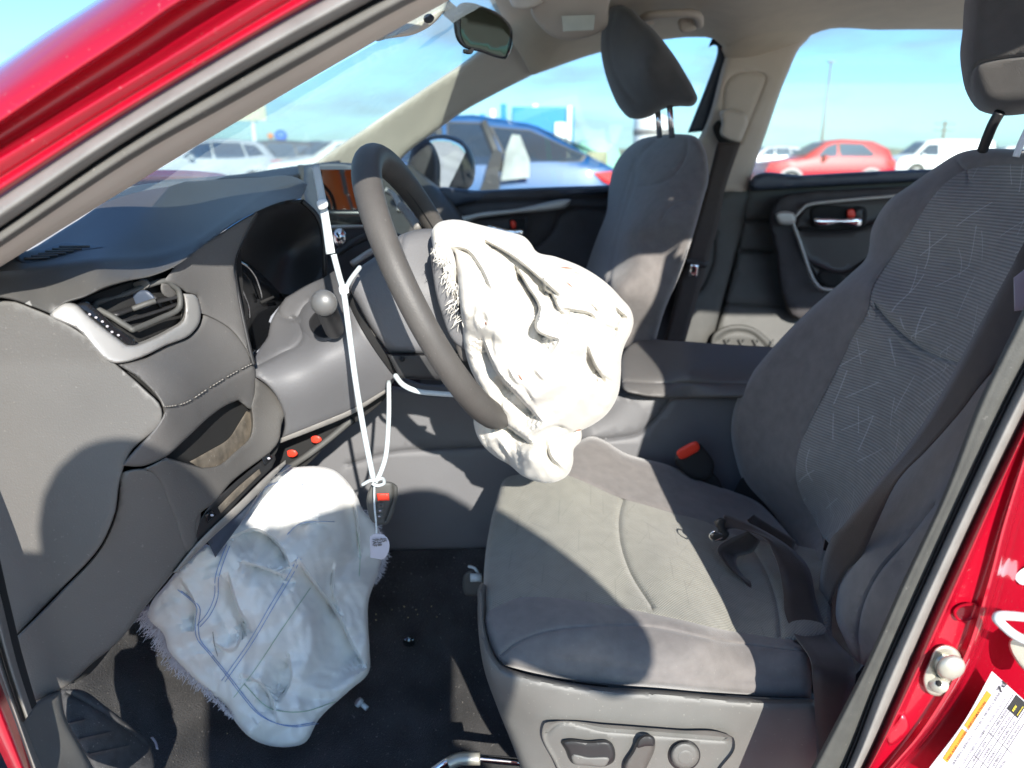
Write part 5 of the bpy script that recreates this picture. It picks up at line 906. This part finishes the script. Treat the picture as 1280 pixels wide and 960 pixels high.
# ------------------------------------------------------------------ vehicles outside
FG = glass('far_glass', (.25, .3, .32), .03, .3); FGC = glass('far_clear_glass', (.75, .85, .85), .04, .15)
TYRE = mat('tyre', (.02, .02, .02), .85, 0, .1, 20, 0); LRED = mat('tail_lamp_red', (.6, .02, .01), .25, 0, .05, 10, 0, coat=1); LWH = mat('head_lamp', (.75, .78, .8), .15, .3, .05, 10, 0)
def vehicle(name, label, cat, cx, Y, rz, Ln, Wd, top, belt, paint, wins, wheels, group=None, gm=None, lamps=True, clad=None):
    """top: (x,z) roofline nose to tail, x 0..Ln; belt height; wins: side panes as (x,z) quads; placed at cx,Y and turned by rz"""
    r = thing(name, label, cat, (cx, Y, 0), group); hw = Wd/2; ca, sa = math.cos(rz), math.sin(rz)
    T = np.array(top, float)
    def put(V): V = np.asarray(V, float); x = V[:, 0]-Ln/2; return np.stack([cx+x*ca-V[:, 1]*sa, Y+x*sa+V[:, 1]*ca, V[:, 2]], 1)
    ns = 44; V = []; F = []; zb = .26
    def hwz(x, z):
        zt = np.interp(x, T[:, 0], T[:, 1]); b = min(belt, zt-.02)
        if z <= b: return hw*(1-.05*max(0, (z-.75)/.4)-.04*(z < .4))
        return hw*(.95-.24*(z-b)/max(.35, .62))
    secs = []
    for i in range(ns):
        x = Ln*i/(ns-1); zt = np.interp(x, T[:, 0], T[:, 1]); b = min(belt, zt-.05)
        tap = 1-.16*max(0, 1-x/(.14*Ln))**2-.1*max(0, 1-(Ln-x)/(.1*Ln))**2
        sec = [(0, zb), (hw*.9, zb), (hw*.98, zb+.12), (hwz(x, .7), .7), (hwz(x, b), b), (hwz(x, (b+zt)/2), (b+zt)/2), (hwz(x, zt)*.98, zt-.05), (hwz(x, zt)*.86, zt-.006), (0, zt+.012)]
        sec = [(y*tap, min(z, zt)) for y, z in sec]
        secs.append([(x, -y, z) for y, z in sec]+[(x, y, z) for y, z in sec[-2:0:-1]])
    m = len(secs[0])
    for s in secs: V += s
    for i in range(ns-1):
        for j in range(m): k = (j+1) % m; F.append((i*m+j, (i+1)*m+j, (i+1)*m+k, i*m+k))
    F += [tuple(range(m)), tuple((ns-1)*m+j for j in range(m))[::-1]]
    bo = mk('body', put(V), F, paint, r); autosmooth(bo, 35)
    gm = gm or FG
    for wq in wins:
        for sgn in (-1, 1):
            q = [(x, sgn*(hwz(x, z)+.008), z) for x, z in wq]
            mk('window', put(q), [tuple(range(len(q)))], gm, r, smooth=False)
            c = np.mean(q, 0); fr = [tuple(c+(np.array(p)-c)*1.07-np.array([0, sgn*.004, 0])) for p in q]
            mk('window_trim', put(fr), [tuple(range(len(q)))], M['dark'], r, smooth=False)
    def across(x0, z0, x1, z1, nm, mm, f0=.8, f1=.72):
        a, b_ = hwz(x0, z0)*f0/.86, hwz(x1, z1)*f1/.8
        nx, nz_ = (z1-z0), -(x1-x0); q_ = math.hypot(nx, nz_); o_ = np.array([-nx/q_ if x1 > x0 else nx/q_, 0, abs(nz_)/q_])*.03
        mk(nm, put([np.array(p)+o_ for p in ((x0, -a, z0), (x0, a, z0), (x1, b_, z1), (x1, -b_, z1))]), [(0, 1, 2, 3)], mm, r, smooth=False)
    wx = [p for p in wins[0]]
    if lamps:
        hx, hz = T[1]
        i0 = int(np.argmax(T[:, 1] > belt+.35)); across(T[i0-1][0]+.05, T[i0-1][1]+.03, T[i0][0]-.03, T[i0][1]-.05, 'windscreen', gm)
        j0 = len(T)-1-int(np.argmax(T[::-1, 1] > belt+.35)); across(T[j0+1][0], T[j0+1][1]+.05, T[j0][0]+.04, T[j0][1]-.07, 'rear_window', FG)
        for sgn in (-1, 1):
            y = sgn*hw*.74; zl = T[0][1]-.1
            mk('headlight', put([(.02, y-.2, zl-.12), (.02, y+.14, zl-.1), (.1, y+.17, zl+.06), (.03, y-.2, zl)]+[(.3, sgn*hw*.97, zl-.02), (.12, sgn*hw*.93, zl-.12)]), [(0, 1, 2, 3), (1, 5, 4, 2)], LWH, r, smooth=False)
            zt_ = T[-1][1]
            mk('tail_lamp', put([(Ln-.34, sgn*(hw*.965+.012), belt-.03), (Ln-.02, sgn*(hw*.9+.01), belt-.0), (Ln+.025, sgn*hw*.55, belt-.02), (Ln+.025, sgn*hw*.55, belt-.14), (Ln-.01, sgn*(hw*.92+.01), belt-.2), (Ln-.22, sgn*(hw*.97+.012), belt-.13)]), [(0, 1, 4, 5), (1, 2, 3, 4)], LRED, r, smooth=False)
        for sgn in (-1, 1):
            mx_ = wx[0][0]+.12; mk('wing_mirror', put([(mx_+a, sgn*(hw+b_), belt+.02+c_) for a, b_, c_ in ((0, -.02, 0), (.14, -.02, 0), (.14, .16, 0), (.02, .16, 0), (0, -.02, .15), (.12, -.02, .15), (.12, .16, .13), (.03, .16, .13))]), [(0, 1, 2, 3), (4, 5, 6, 7), (0, 1, 5, 4), (1, 2, 6, 5), (2, 3, 7, 6), (3, 0, 4, 7)], paint, r, smooth=False)
    for x, rr in wheels:
        for sgn in (-1, 1):
            yo = sgn*(hw-.005); n = 24
            def disc(nm, rad, y0, y1, mm, par):
                V = [(x+rad*math.cos(2*math.pi*a/n), y0, rr+rad*math.sin(2*math.pi*a/n)) for a in range(n)]+[(x+rad*math.cos(2*math.pi*a/n), y1, rr+rad*math.sin(2*math.pi*a/n)) for a in range(n)]
                return mk(nm, put(V), [(a, (a+1) % n, n+(a+1) % n, n+a) for a in range(n)]+[tuple(range(n)), tuple(range(n, 2*n))], mm, par, smooth=False)
            disc('wheel_arch', rr+.09, yo*.97, yo+sgn*.012, clad or M['dark'], r)
            wh = disc('wheel', rr, yo-sgn*.2, yo+sgn*.02, TYRE, r); disc('rim', rr*.66, yo, yo+sgn*.028, M['silver'], wh)
            for a in range(5):
                t = 2*math.pi*a/5+.3; p0 = np.array([x, yo+sgn*.03, rr]); d = np.array([math.cos(t+.63), 0, math.sin(t+.63)])*rr*.42
                s_ = np.array([-d[2], 0, d[0]])*.32; mk('rim_hollow', put([p0+d*.5, p0+d*1.3+s_, p0+d*1.3-s_]), [(0, 1, 2)], M['void'], wh, smooth=False)
    return r
def paintmat(n, c, met=.3): return mat(n, c, .42, met*.5, .04, 4, 0, coat=.35)
SUV = [(0, .82), (.12, .98), (1.15, 1.1), (1.35, 1.16), (2.15, 1.62), (2.9, 1.68), (3.9, 1.62), (4.15, 1.5), (4.45, 1.12), (4.55, .9)]
WSU = [[(1.75, 1.14), (2.2, 1.5), (2.55, 1.56), (2.55, 1.12)], [(2.64, 1.12), (2.64, 1.56), (3.4, 1.55), (3.5, 1.14)], [(3.58, 1.15), (3.5, 1.52), (3.85, 1.48), (4.05, 1.22)]]
VAN = [(0, .8), (.15, 1.05), (.8, 1.2), (1.5, 1.86), (2.2, 1.95), (4.8, 1.93), (4.95, 1.8), (5.0, .9)]
def XF(px, Y, z=.8):
    return (px-640)/FPX*(CS*Y-SN*(z-CAMZ))
BL = [(0, .82), (.12, .98), (1.0, 1.1), (1.3, 1.2), (2.2, 1.66), (2.9, 1.69), (3.6, 1.58), (4.3, 1.2), (4.52, 1.1), (4.6, .9)]
Yb = 9.6; cxb = XF(766, Yb)-4.6/2
blue = paintmat('mid_blue_paint', (.006, .07, .2), .1)
bc = vehicle('parked_car', 'blue hatchback-shaped SUV parked close beyond the front passenger window', 'car', cxb, Yb, 0, 4.6, 1.85, BL, 1.08, blue,
        [[(1.75, 1.16), (2.2, 1.54), (2.5, 1.59), (2.5, 1.14)], [(2.62, 1.13), (2.62, 1.59), (3.0, 1.58), (3.2, 1.14)], [(3.32, 1.16), (3.12, 1.54), (3.55, 1.5), (4.15, 1.24), (4.1, 1.18)]], [(.85, .34), (3.75, .34)], gm=glass('open_car_glass', (.15, .28, .32), .03, .2))
for x0, z0, x1, z1 in ((2.56, 1.08, 2.5, 1.64), (3.24, 1.08, 3.02, 1.6)):
    tube('door_pillar', [(cxb-2.3+x0, Yb-.9, z0), (cxb-2.3+x1, Yb-.71, z1)], .045, M['doorl'], bc, k=1, n=6)
pan('see_through_patch', [(662, 222, 1), (626, 226, 1), (632, 190, 1), (640, 168, 1), (650, 169, 1), (662, 200, 1)], Yb-1.02, mat('pale_view_through', (.3, .33, .31), .7, 0, .3, 3, 0), bc, R=0, step=9, back=.01)  # flat pale patch standing for the bright view through the car
pan('seat_back', [(600, 240), (606, 222), (612, 200), (620, 186), (628, 190), (624, 210), (622, 240)], Yb-1.04, M['dark'], bc, R=0, step=6, back=.04)
redp = paintmat('bright_red_paint', (.42, .004, .016), .1)
RS0 = [(0, .72), (.1, .92), (1.1, 1.04), (1.3, 1.1), (2.1, 1.55), (2.7, 1.62), (3.7, 1.56), (4.1, 1.4), (4.3, 1.3), (4.42, .95), (4.45, .75)]
RS = [(x*.95, z*1.06) for x, z in RS0]
vehicle('parked_car', 'bright red SUV parked side-on, seen through the rear passenger window', 'car', XF(1026, 26.5), 26.5, 0, 4.25, 1.85, RS, 1.04, redp,
        [[(1.66, 1.16), (1.95, 1.46), (2.28, 1.57), (2.28, 1.13)], [(2.4, 1.13), (2.4, 1.57), (3.13, 1.54), (3.5, 1.25), (3.46, 1.16)]], [(.8, .36), (3.45, .36)], clad=mat('grey_cladding', (.35, .34, .33), .6, 0, .05, 5, 0))
wht = paintmat('white_paint', (.72, .73, .7), 0)
vehicle('delivery_van', 'white panel van parked behind the red SUV', 'van', XF(1172, 40), 40, 0, 5.0, 1.95, VAN, 1.1, wht, [[(.95, 1.18), (1.5, 1.68), (2.0, 1.7), (2.0, 1.15)]], [(.95, .36), (4.0, .36)])
grey = paintmat('silver_paint', (.45, .47, .5), .5); blk = paintmat('black_paint', (.02, .022, .026), .2); dkb = paintmat('dark_blue_paint', (.03, .05, .09), .3)
G1 = 'cars in the far rows of the lot'
for px, Y, rz, p_, lb_ in (
    (955, 45, 0, grey, 'silver car just past the nose of the red SUV'),
    (1252, 46, 0, wht, 'low white car under the driver headrest, right of the white van'),
    (246, 23, .6, grey, 'silver car leftmost in the windscreen view'),
    (322, 25, .3, blk, 'black car in the middle of the windscreen view'),
    (375, 27, .35, dkb, 'dark blue car right of the black one in the windscreen view'),
    (416, 24, .6, wht, 'white car at the right of the windscreen view beside the far pillar')):
    vehicle('parked_car', lb_, 'car', XF(px, Y), Y, rz, 4.55, 1.85, SUV, 1.08, p_, WSU, [(.85, .35), (3.7, .35)], G1)
# blue lorry behind the blue car
cyan = paintmat('cyan_blue_paint', (.005, .2, .5), .0)
tk = thing('lorry', 'bright cyan-blue lorry body rising behind the blue car', 'lorry', (XF(660, 20), 20, 0))
def tb(nm, px0, px1, z0, z1, y0, y1, m, par=tk): return box(nm, (XF(px0, 20, 2), y0, z0), (XF(px1, 20, 2), y1, z1), m, par, .03)
tb('load_box', 640, 716, .9, 2.36, 19.6, 22, cyan); tb('cab', 575, 634, .7, 2.1, 19.6, 21.9, cyan); tb('corner_post', 707, 713, .9, 2.38, 19.5, 19.59, wht); tb('white_panel', 692, 706, 1.5, 2.0, 19.52, 19.59, wht); tb('cab_window', 588, 618, 1.6, 2.0, 19.54, 19.59, FG)
for i in range(7): tb('load_item', 600+i*13, 607+i*13, 2.1, 2.2+.12*(i % 3), 19.7, 20.2, wht if i % 2 else cyan)
for px in (600, 690):
    x = XF(px, 20, .5); tube('wheel', [(x, 19.5, .5), (x, 19.8, .5)], .48, TYRE, tk, k=1, n=20)
gv = thing('green_tank_van', 'pale green rounded van behind the tail of the blue car', 'van', (XF(742, 17), 17, 0))
tube('body', [(XF(742, 17), 16.4, 1.05), (XF(745, 17), 20, 1.05)], .52, paintmat('pale_green_paint', (.28, .55, .4), .1), gv, k=2, n=24, flat=1); 
box('base', (XF(724, 17), 16.5, .3), (XF(764, 17), 19.8, .9), M['dark'], gv, .05)
box('rear_window', (XF(730, 17), 16.36, 1.0), (XF(754, 17), 16.39, 1.3), FG, gv)
for px in (730, 758): tube('wheel', [(XF(px, 17), 16.6, .33), (XF(px, 17), 16.9, .33)], .33, TYRE, gv, k=1, n=16)
wc = thing('covered_load', 'white rounded cover standing between the headrest posts of the passenger seat', 'cover', (XF(812, 22), 22, 0))
tube('cover', [(XF(812, 22), 22, 0), (XF(812, 22), 22, 1.5), (XF(811, 22), 22, 2.2), (XF(813, 22), 22, 2.42)], [.5, .5, .48, .1], wht, wc, k=4, n=18)
tube('band', [(XF(812, 22), 22, 1.75), (XF(812, 22), 22, 1.9)], .515, M['seal'], wc, k=1, n=18)
# poles, sign, beacons
def up(px, Y, py0, py1, lean=0): a = W(px, py0, Y); return a
lpole = thing('light_pole', 'tall grey light pole behind the red SUV', 'light pole', (XF(1027, 60, 2), 60, 0))
zt = W(1037, 78, 60)[2]; xp = XF(1027, 60, 2)
tube('pole', [(xp, 60, 0), (xp, 60, zt)], [.14, .07], M['seal'], lpole, k=1, n=10); box('lamp_head', (xp-.25, 59.8, zt), (xp+.25, 60.2, zt+.1), M['seal'], lpole)
up_ = thing('utility_pole', 'wooden utility pole with crossarms above the white van', 'utility pole', (XF(1177, 75, 2), 75, 0)); xu = XF(1177, 75, 2)
tube('pole', [(xu, 75, 0), (xu, 75, 4.2)], .12, M['brown'], up_, k=1, n=8)
for z in (3.3, 3.9): box('crossarm', (xu-.9, 74.9, z), (xu+.9, 75.1, z+.1), M['brown'], up_)
sn = thing('lot_sign', 'pale sign board on a post far beyond the windscreen', 'sign', (XF(315, 40, 3), 40, 0)); xs = XF(315, 40, 3)
box('board', (xs-.75, 39.9, 2.85), (xs+.75, 40, 3.6), mat('pale_sign', (.6, .58, .4), .6, 0, .1, 4, 0), sn); tube('post', [(xs, 40.05, 0), (xs, 40.05, 2.9)], .1, wht, sn, k=1, n=8)
bp = thing('blue_marker', 'round blue marker on a post above the dark blue car', 'marker', (XF(351, 34, 2), 34, 0)); ball('marker_ball', (XF(351, 34, 2), 34, 1.98), .27, paintmat('signal_blue', (.02, .16, .7), 0), bp); tube('post', [(XF(351, 34, 2), 34, 0), (XF(351, 34, 2), 34, 1.8)], .05, M['seal'], bp, k=1, n=8)
op = thing('orange_marker', 'small orange marker on a post left of the blue marker', 'marker', (XF(338, 34, 2), 34, 0)); ball('marker_ball', (XF(338, 34, 2), 34, 1.98), .13, M['orange'], op); tube('post', [(XF(338, 34, 2), 34, 0), (XF(338, 34, 2), 34, 1.85)], .04, M['seal'], op, k=1, n=8)
tag(mk('far_treeline', [(x, 320+20*math.sin(x*.03), z) for x in range(-400, 401, 8) for z in (0, 2.2+1.2*rng.random())], [(2*i, 2*i+2, 2*i+3, 2*i+1) for i in range(100)], mat('far_scrub', (.12, .14, .12), .9, 0, .3, .2, 0), None, smooth=False), kind='structure')

# ------------------------------------------------------------------ the photographer, leaning in behind the phone
def skin(name, pts, edges, root, m, parent, sub=2):
    V = [p[:3] for p in pts]; me = bpy.data.meshes.new(name); me.from_pydata((np.array(V)-rootloc(parent)).tolist(), edges, []); me.update()
    o = bpy.data.objects.new(name, me); COL.objects.link(o); o.parent = parent; me.materials.append(m)
    s = o.modifiers.new('skin', 'SKIN'); s.use_smooth_shade = True
    for v, p in zip(me.skin_vertices[0].data, pts): v.radius = (p[3], p[4] if len(p) > 4 else p[3])
    me.skin_vertices[0].data[root].use_root = True
    q = o.modifiers.new('sub', 'SUBSURF'); q.levels = sub; q.render_levels = sub
    return o

pp = thing('person', 'person in an orange hi-vis vest leaning in behind the phone, mirrored in the touchscreen', 'person', (.2, -.55, 0))
SKN = mat('skin', (.42, .25, .17), .5, 0, .06, 30, .2, 400); VEST = mat('hi_vis_orange', (.85, .2, .03), .7, 0, .05, 20, .3, 400); LIME = mat('lime_tape', (.45, .7, .05), .5, 0, .04, 20, 0)
NAVY = mat('navy_cloth', (.02, .035, .09), .9, 0, .15, 30, .5, 400); HAIR = mat('dark_hair', (.03, .02, .015), .6, 0, .3, 200, .6, 300)
J = dict(pel=(.13, -.66, .93), sp=(.13, -.6, 1.08), ch=(.12, -.5, 1.33), nk=(-.01, -.42, 1.37), hd0=(-.06, -.39, 1.38), hd1=(-.12, -.36, 1.385),
         sr=(.31, -.42, 1.46), er=(.43, -.3, 1.2), wr=(.15, -.13, 1.2), sl=(-.07, -.42, 1.28), el=(-.31, -.3, 1.32), wl=(-.13, -.13, 1.19),
         hr=(.3, -.68, .88), kr=(.34, -.6, .47), ar=(.36, -.72, .08), fr=(.36, -.56, .04), hl=(.12, -.68, .88), kl=(.08, -.58, .47), al=(.06, -.72, .08), fl=(.04, -.56, .04))
R_ = dict(pel=.16, sp=.15, ch=.14, nk=.055, hd0=.08, hd1=.09, sr=.065, er=.047, wr=.028, sl=.065, el=.055, wl=.028, hr=.095, kr=.06, ar=.04, fr=.035, hl=.095, kl=.06, al=.04, fl=.035)
ks = list(J); ix = {k: i for i, k in enumerate(ks)}
ED = [('pel', 'sp'), ('sp', 'ch'), ('ch', 'nk'), ('nk', 'hd0'), ('hd0', 'hd1'), ('ch', 'sr'), ('sr', 'er'), ('er', 'wr'), ('ch', 'sl'), ('sl', 'el'), ('el', 'wl'), ('pel', 'hr'), ('hr', 'kr'), ('kr', 'ar'), ('ar', 'fr'), ('pel', 'hl'), ('hl', 'kl'), ('kl', 'al'), ('al', 'fl')]
pts_ = [(*J[k], R_[k]) for k in ks]; ed_ = [(ix[a], ix[b]) for a, b in ED]
for sx, wk in ((1, 'wr'), (-1, 'wl')):                       # palms and five fingers each, closing on the phone
    w_ = np.array(J[wk]); p_ = w_+np.array([-sx*.045, .06, .03]); pts_.append((*p_, .026, .016)); pi_ = len(pts_)-1; ed_.append((ix[wk], pi_))
    for f_ in range(5):
        if f_ < 4:
            b_ = p_+np.array([-sx*.012, .004, .032-.019*f_]); c_ = b_+np.array([-sx*.028, .012, .006]); d_ = c_+np.array([-sx*.022, -.006, 0])
        else:
            b_ = p_+np.array([-sx*.002, -.02, .02]); c_ = b_+np.array([-sx*.022, -.004, .02]); d_ = c_+np.array([-sx*.018, .01, .006])
        i0 = len(pts_); pts_ += [(*b_, .009), (*c_, .0085), (*d_, .007)]; ed_ += [(pi_, i0), (i0, i0+1), (i0+1, i0+2)]
body = skin('body', pts_, ed_, 0, SKN, pp)
def garment(nm, keys, sc, m, add=0):
    kk = [k for k in keys]; e_ = [(kk.index(a), kk.index(b)) for a, b in ED if a in kk and b in kk]
    return skin(nm, [(*J[k], R_[k]*sc+add) for k in kk], e_, 0, m, pp)
garment('trousers', ['pel', 'hr', 'kr', 'ar', 'hl', 'kl', 'al'], 1.12, NAVY, .008)
garment('shirt', ['sp', 'ch', 'sr', 'er', 'sl', 'el'], 1.1, NAVY, .008)
vs_ = garment('vest', ['pel', 'sp', 'ch', 'sr', 'sl'], 1.12, VEST, .022)
for dx in (-.07, .1):
    tube('reflective_tape', [(.19+dx, -.43, .98), (.16+dx, -.42, 1.1), (.12+dx, -.33, 1.24), (.1+dx, -.35, 1.36)], .016, LIME, vs_, k=4, n=8)
tube('reflective_tape', [(.02, -.56, 1.04), (.1, -.44, 1.04), (.2, -.4, 1.04), (.3, -.44, 1.05), (.37, -.56, 1.06)], .014, LIME, vs_, k=4, n=8)
hc = np.array([-.12, -.35, 1.385])
ball('head', hc, .1, SKN, pp, (.82, .95, 1.12), 24)
ball('hair', hc+np.array([0, -.02, .025]), .104, HAIR, pp, (.86, .95, 1.02), 24)
for sx in (-1, 1):
    ball('ear', hc+np.array([sx*.083, 0, -.01]), .02, SKN, pp, (.4, .8, 1.3), 10); ball('eye', hc+np.array([sx*.032, .083, .005]), .012, M['ink'], pp, (1, .6, .7), 10)
ball('nose', hc+np.array([0, .1, -.02]), .014, SKN, pp, (.8, 1, 1.5), 10); ball('mouth', hc+np.array([0, .088, -.052]), .018, mat('lip', (.35, .12, .1), .5, 0, .04, 20, 0), pp, (1.2, .5, .3), 10)
ph = box('phone', (-.075, -.075, 1.19), (.075, -.066, 1.268), M['piano'], None, .004); tag(ph, 'black phone held level in both hands outside the driver doorway', 'phone')
